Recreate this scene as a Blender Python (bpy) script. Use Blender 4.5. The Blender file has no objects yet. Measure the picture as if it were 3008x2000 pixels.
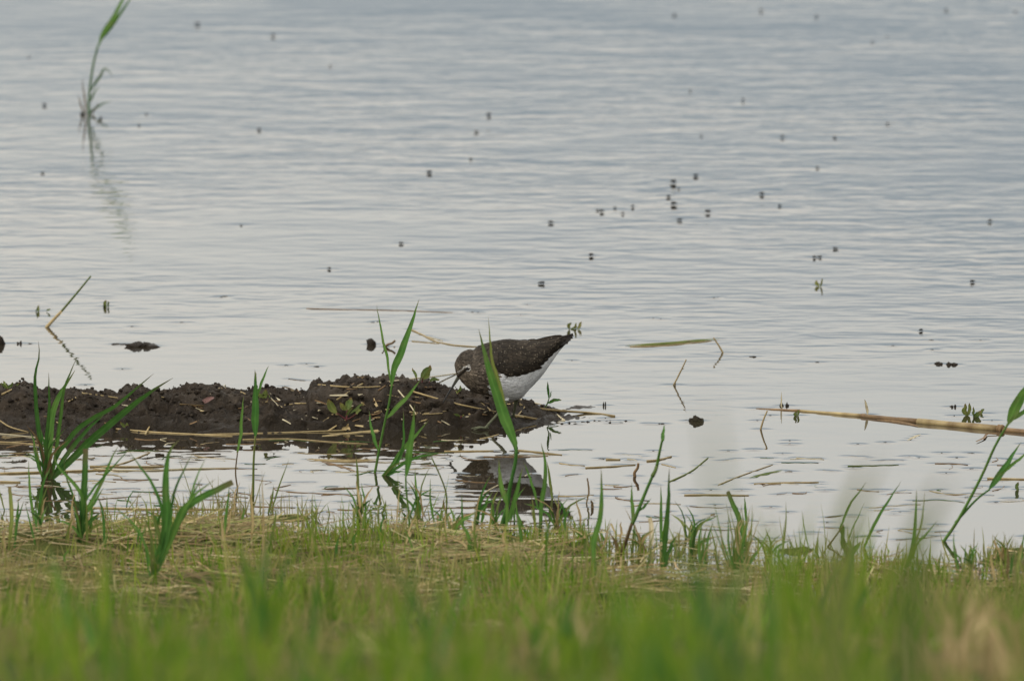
import bpy, bmesh, math, random
import numpy as np
from mathutils import Vector, noise as mnoise
from mathutils.bvhtree import BVHTree

random.seed(7)
RNG = np.random.default_rng(11)
scene = bpy.context.scene
COL = scene.collection

# ------------------------------------------------------------------ camera
CAM_H = 2.30                     # lens height above the water, on a grassy pond dam
PITCH = math.radians(6.50)
LENS, SENSOR = 300.0, 23.7       # 300 mm telephoto on an APS-C body
cam_data = bpy.data.cameras.new('camera')
cam = bpy.data.objects.new('camera', cam_data)
COL.objects.link(cam)
cam.location = (0, 0, CAM_H)
cam.rotation_euler = (math.pi / 2 - PITCH, 0, 0)
cam_data.lens = LENS
cam_data.sensor_width = SENSOR
cam_data.sensor_fit = 'HORIZONTAL'
cam_data.clip_start = 0.1
cam_data.clip_end = 3000
cam_data.dof.use_dof = True
cam_data.dof.focus_distance = 19.0
cam_data.dof.aperture_fstop = 8.8
cam_data.dof.aperture_blades = 7
scene.camera = cam

# ------------------------------------------------------------------ world: thin high overcast over a Nishita sky
SUN_EL, SUN_AZ = math.radians(48), math.radians(-105)     # azimuth from +Y, negative = left
world = bpy.data.worlds.new('World')
scene.world = world
world.use_nodes = True
nt = world.node_tree
nt.nodes.clear()
N = nt.nodes.new
out = N('ShaderNodeOutputWorld')
bg = N('ShaderNodeBackground')
bg.inputs['Strength'].default_value = 0.1
sky = N('ShaderNodeTexSky')
sky.sky_type = 'NISHITA'
sky.sun_disc = False
sky.sun_elevation = SUN_EL
sky.sun_rotation = SUN_AZ
sky.air_density = 1.0
sky.dust_density = 2.0
tc = N('ShaderNodeTexCoord')
sep = N('ShaderNodeSeparateXYZ')
nt.links.new(tc.outputs['Generated'], sep.inputs[0])
ramp = N('ShaderNodeValToRGB')       # blue-grey cloud bank on the horizon (higher to the right), pale overcast above it
tilt = N('ShaderNodeMath')
tilt.operation = 'MULTIPLY_ADD'
nt.links.new(sep.outputs['X'], tilt.inputs[0])
tilt.inputs[1].default_value = -0.21
nt.links.new(sep.outputs['Z'], tilt.inputs[2])
nt.links.new(tilt.outputs[0], ramp.inputs[0])
cr = ramp.color_ramp
cr.elements[0].position = 0.0
cr.elements[0].color = (0.355, 0.41, 0.455, 1)
cr.elements[1].position = 1.0
cr.elements[1].color = (0.98, 1.0, 1.02, 1)
for p, c in ((0.078, (0.36, 0.43, 0.485)), (0.097, (0.545, 0.59, 0.62)), (0.112, (0.84, 0.845, 0.80)), (0.130, (0.99, 0.95, 0.865)), (0.25, (0.985, 0.965, 0.91))):
    e = cr.elements.new(p)
    e.color = (*c, 1)
vscale = N('ShaderNodeVectorMath')
vscale.operation = 'MULTIPLY'
vscale.inputs[1].default_value = (2.0, 2.0, 7.0)
nt.links.new(tc.outputs['Generated'], vscale.inputs[0])
cn = N('ShaderNodeTexNoise')
cn.inputs['Scale'].default_value = 1.6
cn.inputs['Detail'].default_value = 4
nt.links.new(vscale.outputs[0], cn.inputs['Vector'])
cmap = N('ShaderNodeMapRange')
cmap.inputs['From Min'].default_value = 0.3
cmap.inputs['From Max'].default_value = 0.7
cmap.inputs['To Min'].default_value = 11.6
cmap.inputs['To Max'].default_value = 14.2
nt.links.new(cn.outputs['Fac'], cmap.inputs['Value'])
cm = N('ShaderNodeVectorMath')
cm.operation = 'SCALE'
nt.links.new(ramp.outputs['Color'], cm.inputs[0])
nt.links.new(cmap.outputs['Result'], cm.inputs['Scale'])
mix = N('ShaderNodeMix')
mix.data_type = 'RGBA'
mix.inputs['Factor'].default_value = 0.85
nt.links.new(sky.outputs['Color'], mix.inputs['A'])
nt.links.new(cm.outputs[0], mix.inputs['B'])
nt.links.new(mix.outputs['Result'], bg.inputs['Color'])
nt.links.new(bg.outputs[0], out.inputs['Surface'])

sun_data = bpy.data.lights.new('sun', 'SUN')
sun_data.energy = 1.4
sun_data.angle = math.radians(35)
sun_data.color = (1.0, 0.96, 0.9)
sun = bpy.data.objects.new('sun', sun_data)
COL.objects.link(sun)
sd = Vector((math.sin(SUN_AZ) * math.cos(SUN_EL), math.cos(SUN_AZ) * math.cos(SUN_EL), math.sin(SUN_EL)))
sun.rotation_euler = (-sd).to_track_quat('-Z', 'Y').to_euler()

scene.view_settings.view_transform = 'Standard'
scene.view_settings.look = 'None'
scene.view_settings.exposure = 0.0
scene.view_settings.gamma = 1.0
scene.view_settings.use_curve_mapping = False
scene.cycles.max_bounces = 8
scene.cycles.transparent_max_bounces = 8
scene.cycles.use_denoising = True

# ------------------------------------------------------------------ pixel <-> world
CP, SP = math.cos(PITCH), math.sin(PITCH)
SC = SENSOR / LENS / 3008.0


def ray(px, py):
    u, v = (px - 1504) * SC, (1000 - py) * SC
    return Vector((u, CP + v * SP, -SP + v * CP))


def P(px, py, z=0.0):
    """photo pixel -> point on the level z"""
    d = ray(px, py)
    t = (z - CAM_H) / d.z
    return Vector((d.x * t, d.y * t, z))


def Q(px, py, Y):
    """photo pixel -> point on the upright plane at distance Y"""
    d = ray(px, py)
    t = Y / d.y
    return Vector((d.x * t, Y, CAM_H + d.z * t))


def proj(x, y, z):
    zc = z - CAM_H
    depth = y * CP - zc * SP
    v = (y * SP + zc * CP) / depth
    return 1504 + x / depth / SC, 1000 - v / SC


K19 = SC * 19.1                 # metres per photo pixel at the bird


# ------------------------------------------------------------------ numpy noise
_perm = np.tile(np.random.default_rng(5).permutation(512), 3)
_ga = np.random.default_rng(6).uniform(0, 2 * np.pi, 512)
_gx, _gy = np.cos(_ga), np.sin(_ga)


def pn(x, y, seed=0):
    x = np.asarray(x, float) + seed * 17.31
    y = np.asarray(y, float) + seed * 5.77
    xi, yi = np.floor(x).astype(int), np.floor(y).astype(int)
    xf, yf = x - xi, y - yi
    u, v = xf * xf * xf * (xf * (xf * 6 - 15) + 10), yf * yf * yf * (yf * (yf * 6 - 15) + 10)

    def g(i, j):
        h = _perm[(_perm[(xi + i) & 511] + (yi + j)) & 511]
        return _gx[h] * (xf - i) + _gy[h] * (yf - j)
    a = g(0, 0) + u * (g(1, 0) - g(0, 0))
    b = g(0, 1) + u * (g(1, 1) - g(0, 1))
    return (a + v * (b - a)) * 1.5


def sstep(a, b, x):
    t = np.clip((np.asarray(x, float) - a) / (b - a), 0, 1)
    return t * t * (3 - 2 * t)


# ------------------------------------------------------------------ ground shapes
# photo row of the waterline on the near shore
SH_PX = [-900, 0, 350, 700, 1000, 1250, 1500, 1750, 2000, 2250, 2500, 2750, 3008, 3900]
SH_PY = [1550, 1540, 1545, 1525, 1530, 1545, 1540, 1575, 1590, 1610, 1635, 1665, 1650, 1640]
_sx = np.array([P(a, b).x for a, b in zip(SH_PX, SH_PY)])
_sy = np.array([P(a, b).y for a, b in zip(SH_PX, SH_PY)])


def shore_y(x):
    x = np.asarray(x, float)
    return np.interp(x, _sx, _sy) + 0.08 * pn(x * 4, x * 0 + 3.3) + 0.06 * pn(x * 11, x * 0 + 8.1)


def terrain_h(x, y):
    """bank on the near side, shallow pond bed beyond it"""
    x, y = np.asarray(x, float), np.asarray(y, float)
    d = shore_y(x) - y                     # >0 on land
    e = np.maximum(16.45 - y, 0)            # foot of the dam slope
    land = 0.03 * np.minimum(d, 1.4) + 0.125 * np.maximum(e - 0.15, 0) + 0.3 * np.minimum(e, 0.3) ** 2
    land = np.where(y < 4.0, np.minimum(land, 0.042 + 0.125 * 12.3 + 0.02 * (4.0 - y)), land)
    bed = np.maximum(0.07 * d, -0.35)
    far = 0.02 * np.clip(y - 260, 0, 200)
    h = np.where(d > 0, land, bed) + far
    n = 0.014 * pn(x * 6, y * 4, 1) + 0.008 * pn(x * 17, y * 11, 2) + 0.003 * pn(x * 50, y * 40, 3)
    n = n + (0.022 * pn(x * 7, y * 3.2, 15) - 0.006) * sstep(-0.4, -0.05, d) * sstep(1.1, 0.4, d) * (0.5 + 0.7 * sstep(-0.1, 0.3, x))
    h = h + n * np.where(d > -0.5, 1, 0.3) + 0.03 * pn(x * 0.9, y * 0.6, 4) * sstep(0.4, 3, d)
    return h


# crest line of the mud ridge behind the bird's feet, in photo pixels
CR_PX = [-900, -500, -200, 0, 60, 110, 170, 190, 255, 330, 350, 368, 400, 430, 480, 550, 620, 660, 700, 740, 780, 820, 835, 890, 900, 906, 925, 950, 1000, 1060, 1100, 1130, 1142, 1200, 1260, 1300, 1400, 1500, 1530, 1560, 1590, 1620, 1660, 1700, 1740, 1790, 1830]
CR_PY = [1235, 1160, 1135, 1128, 1123, 1141, 1151, 1139, 1148, 1153, 1142, 1132, 1141, 1147, 1142, 1129, 1132, 1149, 1147, 1136, 1131, 1145, 1141, 1149, 1142, 1113, 1110, 1121, 1117, 1112, 1117, 1108, 1121, 1119, 1127, 1134, 1152, 1178, 1187, 1192, 1203, 1212, 1217, 1219, 1222, 1224, 1245]
FR_PX = [-900, 0, 400, 700, 1000, 1300, 1500, 1620, 1800]
FR_PY = [1262, 1266, 1270, 1274, 1268, 1262, 1256, 1240, 1234]
YC = P(800, 1226).y


def mud_h(x, y):
    x, y = np.asarray(x, float), np.asarray(y, float)
    px = 1504 + x / K19
    top = np.interp(px, CR_PX, CR_PY)
    h = np.maximum((1226 - top), -14) * K19 * 1.005
    yf = np.interp(px, FR_PX, [P(800, b).y for b in FR_PY])
    t = (y - yf) / np.maximum(YC - yf, 0.02)
    front = np.where(t > 0, np.sin(np.clip(t, 0, 1) * math.pi / 2) ** 0.75, t * 0.8)
    tb = (y - YC) / 0.17
    back = 1 - np.clip(tb, 0, 3) ** 1.6
    p = np.where(y < YC, front, back)
    base = np.where(p > 0, h * p, np.maximum(p, -1.6) * 0.035)
    base = np.where((h < 0) & (p > 0), h, base)
    on = sstep(-0.006, 0.008, base) * sstep(-0.01, 0.012, h)
    big = np.abs(pn(x * 16, y * 10, 7)) * 0.016 - 0.006
    mid = np.abs(pn(x * 42, y * 30, 8)) * 0.015 - 0.006
    fine = np.abs(pn(x * 100, y * 80, 9)) * 0.009 - 0.003 + pn(x * 200, y * 160, 10) * 0.003
    terr = 0.006 * np.sin(base * 420 + 4 * pn(x * 7, y * 7, 12))      # crumbly ledges
    crest = np.exp(-((y - YC) / 0.03) ** 2)
    slump = sstep(-0.12, 0.22, pn(x * 8, y * 6, 16))        # smooth slumped patches between the crumbly ones
    n = (big + mid * (0.35 + 0.65 * slump)) * (1 - 0.55 * crest) + fine * (0.5 + 0.6 * np.maximum(slump, crest)) + terr * (1 - crest) * sstep(0.0, 0.3, pn(x * 5, y * 5, 13) + 0.2)
    return base + n * on - 0.004 * (1 - on)


def surface_h(x, y):
    return np.maximum(np.maximum(mud_h(x, y), terrain_h(x, y)), 0.0)


def hit(px, py):
    """photo pixel -> first point on mud, bank or water"""
    d = ray(px, py)
    t = np.linspace(9.0 / d.y, 27.0 / d.y, 9000)
    x, y, z = d.x * t, d.y * t, CAM_H + d.z * t
    below = np.nonzero(z <= surface_h(x, y))[0]
    if len(below) == 0:
        return P(px, py)
    i = below[0]
    return Vector((x[i], y[i], z[i]))


# ------------------------------------------------------------------ object helpers
MATWORD = {'reed_green': 'green', 'reed_dark_green': 'dark green', 'reed_yellow_green': 'yellow green', 'blade_brown': 'orange brown', 'dry_straw': 'tan', 'pale_straw': 'pale cream',
           'brown_straw': 'dark brown', 'debris': 'blackish'}


def tag(o, label=None, cat=None, group=None, kind=None):
    for k, v in (('label', label), ('category', cat), ('group', group), ('kind', kind)):
        if v:
            o[k] = v
    return o


def empty(name, loc, label=None, cat=None, group=None):
    o = bpy.data.objects.new(name, None)
    o.empty_display_size = 0.02
    o.location = loc
    COL.objects.link(o)
    return tag(o, label, cat, group)


def mesh(name, verts, faces, mat, parent=None, origin=None, smooth=True, attrs=None, cols=None):
    """verts in world metres; the object's origin goes to `origin` (or its parent's place)"""
    v = np.asarray(verts, float).reshape(-1, 3)
    org = Vector((0, 0, 0))
    if parent is not None:
        org = Vector(parent.location)
        pp = parent.parent
        while pp is not None:
            org = org + Vector(pp.location)
            pp = pp.parent
    elif origin is not None:
        org = Vector(origin)
    v = v - np.array(org)
    me = bpy.data.meshes.new(name)
    me.from_pydata(v.tolist() if len(v) < 20000 else v, [], faces)
    if attrs:
        for k, a in attrs.items():
            at = me.attributes.new(k, 'FLOAT', 'POINT')
            at.data.foreach_set('value', np.asarray(a, np.float32))
    if cols is not None:
        at = me.attributes.new('Col', 'FLOAT_COLOR', 'POINT')
        c = np.ones((len(v), 4), np.float32)
        c[:, :3] = cols
        at.data.foreach_set('color', c.ravel())
    if smooth:
        me.polygons.foreach_set('use_smooth', np.ones(len(me.polygons), bool))
    if mat:
        me.materials.append(mat)
    o = bpy.data.objects.new(name, me)
    COL.objects.link(o)
    if parent is not None:
        o.parent = parent
    else:
        o.location = org
    return o


def fast_mesh(name, verts, quads, mat, smooth=True, attrs=None, cols=None):
    """big meshes: quads (n,4) int array"""
    me = bpy.data.meshes.new(name)
    v = np.asarray(verts, np.float32)
    q = np.asarray(quads, np.int32)
    me.vertices.add(len(v))
    me.vertices.foreach_set('co', v.ravel())
    k = q.shape[1]
    me.loops.add(q.size)
    me.loops.foreach_set('vertex_index', q.ravel())
    me.polygons.add(len(q))
    me.polygons.foreach_set('loop_start', np.arange(0, q.size, k, dtype=np.int32))
    me.update(calc_edges=True)
    me.validate()
    if attrs:
        for kk, a in attrs.items():
            at = me.attributes.new(kk, 'FLOAT', 'POINT')
            at.data.foreach_set('value', np.asarray(a, np.float32))
    if cols is not None:
        at = me.attributes.new('Col', 'FLOAT_COLOR', 'POINT')
        c = np.ones((len(v), 4), np.float32)
        c[:, :3] = cols
        at.data.foreach_set('color', c.ravel())
    me.polygons.foreach_set('use_smooth', np.full(len(q), smooth))
    me.materials.append(mat)
    o = bpy.data.objects.new(name, me)
    COL.objects.link(o)
    return o


def grid_quads(nx, ny):
    i = np.arange(ny - 1)[:, None] * nx + np.arange(nx - 1)[None, :]
    i = i.ravel()
    return np.stack([i, i + 1, i + nx + 1, i + nx], 1)


def catmull(pts, n):
    p = np.asarray(pts, float)
    if len(p) == 2:
        t = np.linspace(0, 1, n)[:, None]
        return p[0] * (1 - t) + p[1] * t
    e = np.vstack([2 * p[0] - p[1], p, 2 * p[-1] - p[-2]])
    seg = np.linalg.norm(np.diff(p, axis=0), axis=1)
    cum = np.concatenate([[0], np.cumsum(seg)])
    s = np.linspace(0, cum[-1], n)
    i = np.clip(np.searchsorted(cum, s, side='right') - 1, 0, len(p) - 2)
    t = ((s - cum[i]) / np.maximum(seg[i], 1e-9))[:, None]
    a, b, c, d = e[i], e[i + 1], e[i + 2], e[i + 3]
    return 0.5 * (2 * b + (c - a) * t + (2 * a - 5 * b + 4 * c - d) * t * t + (3 * b - a - 3 * c + d) * t ** 3)


# ------------------------------------------------------------------ materials
def new_mat(name):
    m = bpy.data.materials.new(name)
    m.use_nodes = True
    m.node_tree.nodes.clear()
    return m, m.node_tree.nodes.new, m.node_tree.links.new


def rgba(c):
    return (*c, 1)


def mix_rgb(Nn, L, fac, a, b, mode='MIX'):
    x = Nn('ShaderNodeMix')
    x.data_type = 'RGBA'
    x.blend_type = mode
    for sock, val in (('Factor', fac), ('A', a), ('B', b)):
        if hasattr(val, 'is_output') or hasattr(val, 'links'):
            L(val, x.inputs[sock])
        elif isinstance(val, tuple):
            x.inputs[sock].default_value = rgba(val)
        else:
            x.inputs[sock].default_value = val
    return x.outputs['Result']


def noise_node(Nn, L, scale, detail=3, vec=None, rough=0.5, dist=0.0):
    n = Nn('ShaderNodeTexNoise')
    n.inputs['Scale'].default_value = scale
    n.inputs['Detail'].default_value = detail
    n.inputs['Roughness'].default_value = rough
    n.inputs['Distortion'].default_value = dist
    if vec is not None:
        L(vec, n.inputs['Vector'])
    return n.outputs['Fac']


def maprange(Nn, L, v, a, b, c, d):
    m = Nn('ShaderNodeMapRange')
    m.inputs['From Min'].default_value = a
    m.inputs['From Max'].default_value = b
    m.inputs['To Min'].default_value = c
    m.inputs['To Max'].default_value = d
    L(v, m.inputs['Value'])
    return m.outputs['Result']


def math_node(Nn, L, op, a, b=None):
    m = Nn('ShaderNodeMath')
    m.operation = op
    for i, v in enumerate((a, b)):
        if v is None:
            continue
        if hasattr(v, 'links'):
            L(v, m.inputs[i])
        else:
            m.inputs[i].default_value = v
    return m.outputs[0]


def leaf_mat(name, c1, c2, tip, transl=0.35, rough=0.55, spec=0.16, vary=True, tip_at=0.82, use_col=False, nscale=60):
    """blade / leaf / straw: colour varies along the blade (attribute t), with grain; light passes through"""
    m, Nn, L = new_mat(name)
    o = Nn('ShaderNodeOutputMaterial')
    tcn = Nn('ShaderNodeTexCoord')
    geo = Nn('ShaderNodeNewGeometry')
    base = mix_rgb(Nn, L, maprange(Nn, L, noise_node(Nn, L, nscale, 3, geo.outputs['Position']), 0.3, 0.7, 0, 1), c1, c2)
    if use_col:
        at = Nn('ShaderNodeAttribute')
        at.attribute_name = 'Col'
        base = mix_rgb(Nn, L, 0.85, base, at.outputs['Color'])
    base = mix_rgb(Nn, L, maprange(Nn, L, noise_node(Nn, L, 34, 4, geo.outputs['Position'], 0.6), 0.55, 0.75, 0, 0.55), base, tip)
    oi = Nn('ShaderNodeObjectInfo')
    hs = Nn('ShaderNodeHueSaturation')
    L(base, hs.inputs['Color'])
    if vary:
        L(maprange(Nn, L, oi.outputs['Random'], 0, 1, 0.478, 0.512), hs.inputs['Hue'])
    L(maprange(Nn, L, oi.outputs['Random'], 0, 1, 1.2, 0.82), hs.inputs['Value'])
    base = hs.outputs['Color']
    ca = Nn('ShaderNodeAttribute')
    ca.attribute_name = 'c'
    wv_ = Nn('ShaderNodeMath')                      # pale midrib and faint veins along the blade
    wv_.operation = 'POWER'
    L(ca.outputs['Fac'], wv_.inputs[0])
    wv_.inputs[1].default_value = 5.0
    rib = Nn('ShaderNodeVectorMath')
    rib.operation = 'SCALE'
    L(base, rib.inputs[0])
    rib.inputs['Scale'].default_value = 1.55
    base = mix_rgb(Nn, L, wv_.outputs[0], base, rib.outputs[0])
    ta = Nn('ShaderNodeAttribute')
    ta.attribute_name = 't'
    base = mix_rgb(Nn, L, maprange(Nn, L, ta.outputs['Fac'], tip_at, 1.0, 0, 1), base, tip)
    bs = Nn('ShaderNodeBsdfPrincipled')
    L(base, bs.inputs['Base Color'])
    bs.inputs['Roughness'].default_value = rough
    bs.inputs['Specular IOR Level'].default_value = spec
    tr = Nn('ShaderNodeBsdfTranslucent')
    L(base, tr.inputs['Color'])
    ms = Nn('ShaderNodeMixShader')
    ms.inputs[0].default_value = transl
    L(bs.outputs[0], ms.inputs[1])
    L(tr.outputs[0], ms.inputs[2])
    L(ms.outputs[0], o.inputs['Surface'])
    return m


M_GREEN = leaf_mat('reed_green', (0.075, 0.195, 0.038), (0.115, 0.255, 0.05), (0.20, 0.17, 0.08))
M_DARK = leaf_mat('reed_dark_green', (0.042, 0.12, 0.022), (0.065, 0.16, 0.03), (0.16, 0.12, 0.06))
M_YELL = leaf_mat('reed_yellow_green', (0.15, 0.21, 0.05), (0.20, 0.24, 0.06), (0.26, 0.20, 0.10))
M_BROWN = leaf_mat('blade_brown', (0.13, 0.085, 0.04), (0.20, 0.14, 0.06), (0.12, 0.07, 0.04), vary=False)
M_STRAW = leaf_mat('dry_straw', (0.36, 0.26, 0.12), (0.52, 0.40, 0.20), (0.40, 0.28, 0.13), vary=False, transl=0.15, nscale=90)
M_STRAWP = leaf_mat('pale_straw', (0.50, 0.42, 0.26), (0.62, 0.54, 0.36), (0.5, 0.4, 0.22), vary=False, transl=0.15, nscale=90)
M_STRAWB = leaf_mat('brown_straw', (0.16, 0.095, 0.045), (0.27, 0.17, 0.08), (0.14, 0.09, 0.05), vary=False, transl=0.1, nscale=90)
M_SEEDL = leaf_mat('seedling_leaf', (0.11, 0.17, 0.045), (0.20, 0.22, 0.06), (0.22, 0.12, 0.05), tip_at=0.75)
M_REDST = leaf_mat('red_stalk', (0.20, 0.05, 0.06), (0.16, 0.07, 0.05), (0.2, 0.1, 0.06), transl=0.1)
M_GRASS = leaf_mat('bank_grass', (0.10, 0.17, 0.035), (0.15, 0.20, 0.05), (0.28, 0.24, 0.11), use_col=True, transl=0.45, spec=0.05)
M_BANK = leaf_mat('lush_bank_grass', (0.14, 0.26, 0.022), (0.21, 0.31, 0.035), (0.25, 0.26, 0.08), transl=0.45, spec=0.06)
M_LITTER = leaf_mat('litter', (0.34, 0.26, 0.13), (0.48, 0.38, 0.20), (0.40, 0.3, 0.15), use_col=True, transl=0.2, spec=0.08)


def make_mud_mat():
    m, Nn, L = new_mat('wet_mud')
    o = Nn('ShaderNodeOutputMaterial')
    geo = Nn('ShaderNodeNewGeometry')
    pos = geo.outputs['Position']
    n1 = noise_node(Nn, L, 28, 5, pos)
    n2 = noise_node(Nn, L, 160, 4, pos)
    c = mix_rgb(Nn, L, maprange(Nn, L, n1, 0.35, 0.65, 0, 1), (0.019, 0.0135, 0.0085), (0.054, 0.039, 0.025))
    c = mix_rgb(Nn, L, maprange(Nn, L, n2, 0.56, 0.72, 0, 0.55), c, (0.12, 0.092, 0.064))
    sp = Nn('ShaderNodeSeparateXYZ')
    L(pos, sp.inputs[0])
    dry = math_node(Nn, L, 'MULTIPLY', maprange(Nn, L, sp.outputs['Z'], 0.030, 0.052, 0, 1), maprange(Nn, L, noise_node(Nn, L, 17, 3, pos), 0.45, 0.62, 0, 0.6))
    c = mix_rgb(Nn, L, dry, c, (0.105, 0.086, 0.066))          # crust drying on the tops
    wet = maprange(Nn, L, sp.outputs['Z'], 0.006, 0.024, 1, 0)       # soaked band by the waterline
    bs = Nn('ShaderNodeBsdfPrincipled')
    L(mix_rgb(Nn, L, wet, c, (0.030, 0.0215, 0.0125)), bs.inputs['Base Color'])
    L(maprange(Nn, L, math_node(Nn, L, 'ADD', wet, maprange(Nn, L, n1, 0.55, 0.7, 0, 0.5)), 0, 1, 0.85, 0.42), bs.inputs['Roughness'])
    bs.inputs['Specular IOR Level'].default_value = 0.18
    b = Nn('ShaderNodeBump')
    b.inputs['Strength'].default_value = 0.9
    b.inputs['Distance'].default_value = 0.008
    L(noise_node(Nn, L, 150, 6, pos, 0.7), b.inputs['Height'])
    L(b.outputs[0], bs.inputs['Normal'])
    L(bs.outputs[0], o.inputs['Surface'])
    return m


M_MUD = make_mud_mat()


def make_ground_mat():
    m, Nn, L = new_mat('bank_soil')
    o = Nn('ShaderNodeOutputMaterial')
    geo = Nn('ShaderNodeNewGeometry')
    pos = geo.outputs['Position']
    c = mix_rgb(Nn, L, maprange(Nn, L, noise_node(Nn, L, 14, 6, pos), 0.35, 0.65, 0, 1), (0.045, 0.055, 0.014), (0.085, 0.095, 0.025))
    c = mix_rgb(Nn, L, maprange(Nn, L, noise_node(Nn, L, 90, 4, pos), 0.5, 0.68, 0, 0.6), c, (0.15, 0.13, 0.05))
    bs = Nn('ShaderNodeBsdfPrincipled')
    L(c, bs.inputs['Base Color'])
    bs.inputs['Roughness'].default_value = 0.95
    bs.inputs['Specular IOR Level'].default_value = 0.04
    b = Nn('ShaderNodeBump')
    b.inputs['Distance'].default_value = 0.006
    L(noise_node(Nn, L, 120, 5, pos), b.inputs['Height'])
    L(b.outputs[0], bs.inputs['Normal'])
    L(bs.outputs[0], o.inputs['Surface'])
    return m


def make_water_mat():
    m, Nn, L = new_mat('pond_water')
    o = Nn('ShaderNodeOutputMaterial')
    geo = Nn('ShaderNodeNewGeometry')
    pos = geo.outputs['Position']
    sp = Nn('ShaderNodeSeparateXYZ')
    L(pos, sp.inputs[0])

    def stretched(sx, sy, rot=0.0):
        mp = Nn('ShaderNodeMapping')
        mp.inputs['Scale'].default_value = (sx, sy, 1)
        mp.inputs['Rotation'].default_value = (0, 0, rot)
        L(pos, mp.inputs['Vector'])
        return mp.outputs[0]
    # wind ripples: long low crests running across, with finer ones on top
    w1 = noise_node(Nn, L, 1.0, 1.5, stretched(5.0, 8.5, 0.06), 0.5, 0.3)
    w2 = noise_node(Nn, L, 1.0, 1.0, stretched(13.0, 21.0, -0.10), 0.5, 0.4)
    w3 = noise_node(Nn, L, 1.0, 1.0, stretched(24.0, 44.0, 0.2), 0.5, 0.2)
    h = math_node(Nn, L, 'MULTIPLY', w1, 0.0019)
    h = math_node(Nn, L, 'ADD', h, math_node(Nn, L, 'MULTIPLY', w2, 0.00115))
    h = math_node(Nn, L, 'ADD', h, math_node(Nn, L, 'MULTIPLY', w3, 0.00036))
    # sheltered and calm by the shore and the mud ridge, ruffled further out
    amp = maprange(Nn, L, sp.outputs['Y'], 18.9, 22.3, 0.08, 1.0)
    ampx = maprange(Nn, L, sp.outputs['X'], -0.8, 0.8, 0.85, 1.15)
    patch = maprange(Nn, L, noise_node(Nn, L, 1.0, 2, stretched(1.6, 0.9)), 0.32, 0.68, 0.35, 1.35)
    h = math_node(Nn, L, 'MULTIPLY', h, math_node(Nn, L, 'MULTIPLY', amp, math_node(Nn, L, 'MULTIPLY', ampx, patch)))
    b = Nn('ShaderNodeBump')
    b.inputs['Strength'].default_value = 1.0
    b.inputs['Distance'].default_value = 1.0
    L(h, b.inputs['Height'])
    bs = Nn('ShaderNodeBsdfPrincipled')
    c = mix_rgb(Nn, L, maprange(Nn, L, noise_node(Nn, L, 2.0, 3, pos), 0.35, 0.65, 0, 1), (0.020, 0.016, 0.010), (0.030, 0.024, 0.015))
    L(c, bs.inputs['Base Color'])            # silty, you cannot see the bed
    bs.inputs['Roughness'].default_value = 0.02
    bs.inputs['IOR'].default_value = 1.333
    L(b.outputs[0], bs.inputs['Normal'])
    L(bs.outputs[0], o.inputs['Surface'])
    return m


# ------------------------------------------------------------------ setting: ground, water, mud ridge
def spaced(lo, hi, step, far_lo, far_hi, growth=1.35):
    a = list(np.arange(lo, hi + step * 0.5, step))
    s = step
    left = []
    x = lo
    while x > far_lo:
        s *= growth
        x -= s
        left.append(max(x, far_lo))
    s = step
    right = []
    x = hi
    while x < far_hi:
        s *= growth
        x += s
        right.append(min(x, far_hi))
    return np.array(left[::-1] + a + right)


gx = spaced(-1.9, 1.9, 0.018, -600, 600)
gy = np.concatenate([spaced(9.0, 15.0, 0.05, -300, 15.0), np.arange(15.03, 18.4, 0.014), spaced(18.42, 19.0, 0.05, 18.42, 900)])
gy = np.unique(np.round(gy, 4))
GX, GY = np.meshgrid(gx, gy)
ground = fast_mesh('ground', np.stack([GX, GY, terrain_h(GX, GY)], -1).reshape(-1, 3), grid_quads(len(gx), len(gy)), make_ground_mat())
tag(ground, kind='structure')

# the water is built last: it curls up round whatever floats in it
DIMPLES = []                       # (x, y, height, radius)


def dimple(p, h=0.0006, r=0.012):
    DIMPLES.append((p[0], p[1], h, r))


mx = np.arange(-1.45, 0.20, 0.0032)
my = np.arange(18.45, 19.55, 0.0042)
MX, MY = np.meshgrid(mx, my)
MZ = mud_h(MX, MY)
jx = 0.004 * pn(MX * 45, MZ * 60 + MY * 20, 21) * sstep(0.0, 0.01, MZ)
jy = 0.006 * pn(MX * 38, MZ * 70 + MY * 15, 22) * sstep(0.0, 0.01, MZ)
MZ = np.maximum(MZ, -0.03)
mud = fast_mesh('mud_bank', np.stack([MX + jx, MY + jy, MZ], -1).reshape(-1, 3), grid_quads(len(mx), len(my)), M_MUD)
tag(mud, 'crumbly dark wet mud ridge rising out of the shallow water', kind='structure')


def ico():
    bm = bmesh.new()
    bmesh.ops.create_icosphere(bm, subdivisions=2, radius=1)
    v = np.array([x.co[:] for x in bm.verts])
    f = [tuple(y.index for y in x.verts) for x in bm.faces]
    bm.free()
    return v, np.array(f)


ICO_V, ICO_F = ico()


def lump(seed, sx, sy, sz, rough=0.35, freq=1.7):
    v = ICO_V.copy()
    n = np.array([mnoise.noise(Vector(p) * freq + Vector((seed * 7.3, seed * 1.9, 0))) + 0.6 * mnoise.noise(Vector(p) * freq * 2.3 + Vector((0, seed * 5.1, 0))) for p in v])
    return v * (1 + rough * n)[:, None] * np.array([sx, sy, sz])


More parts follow.
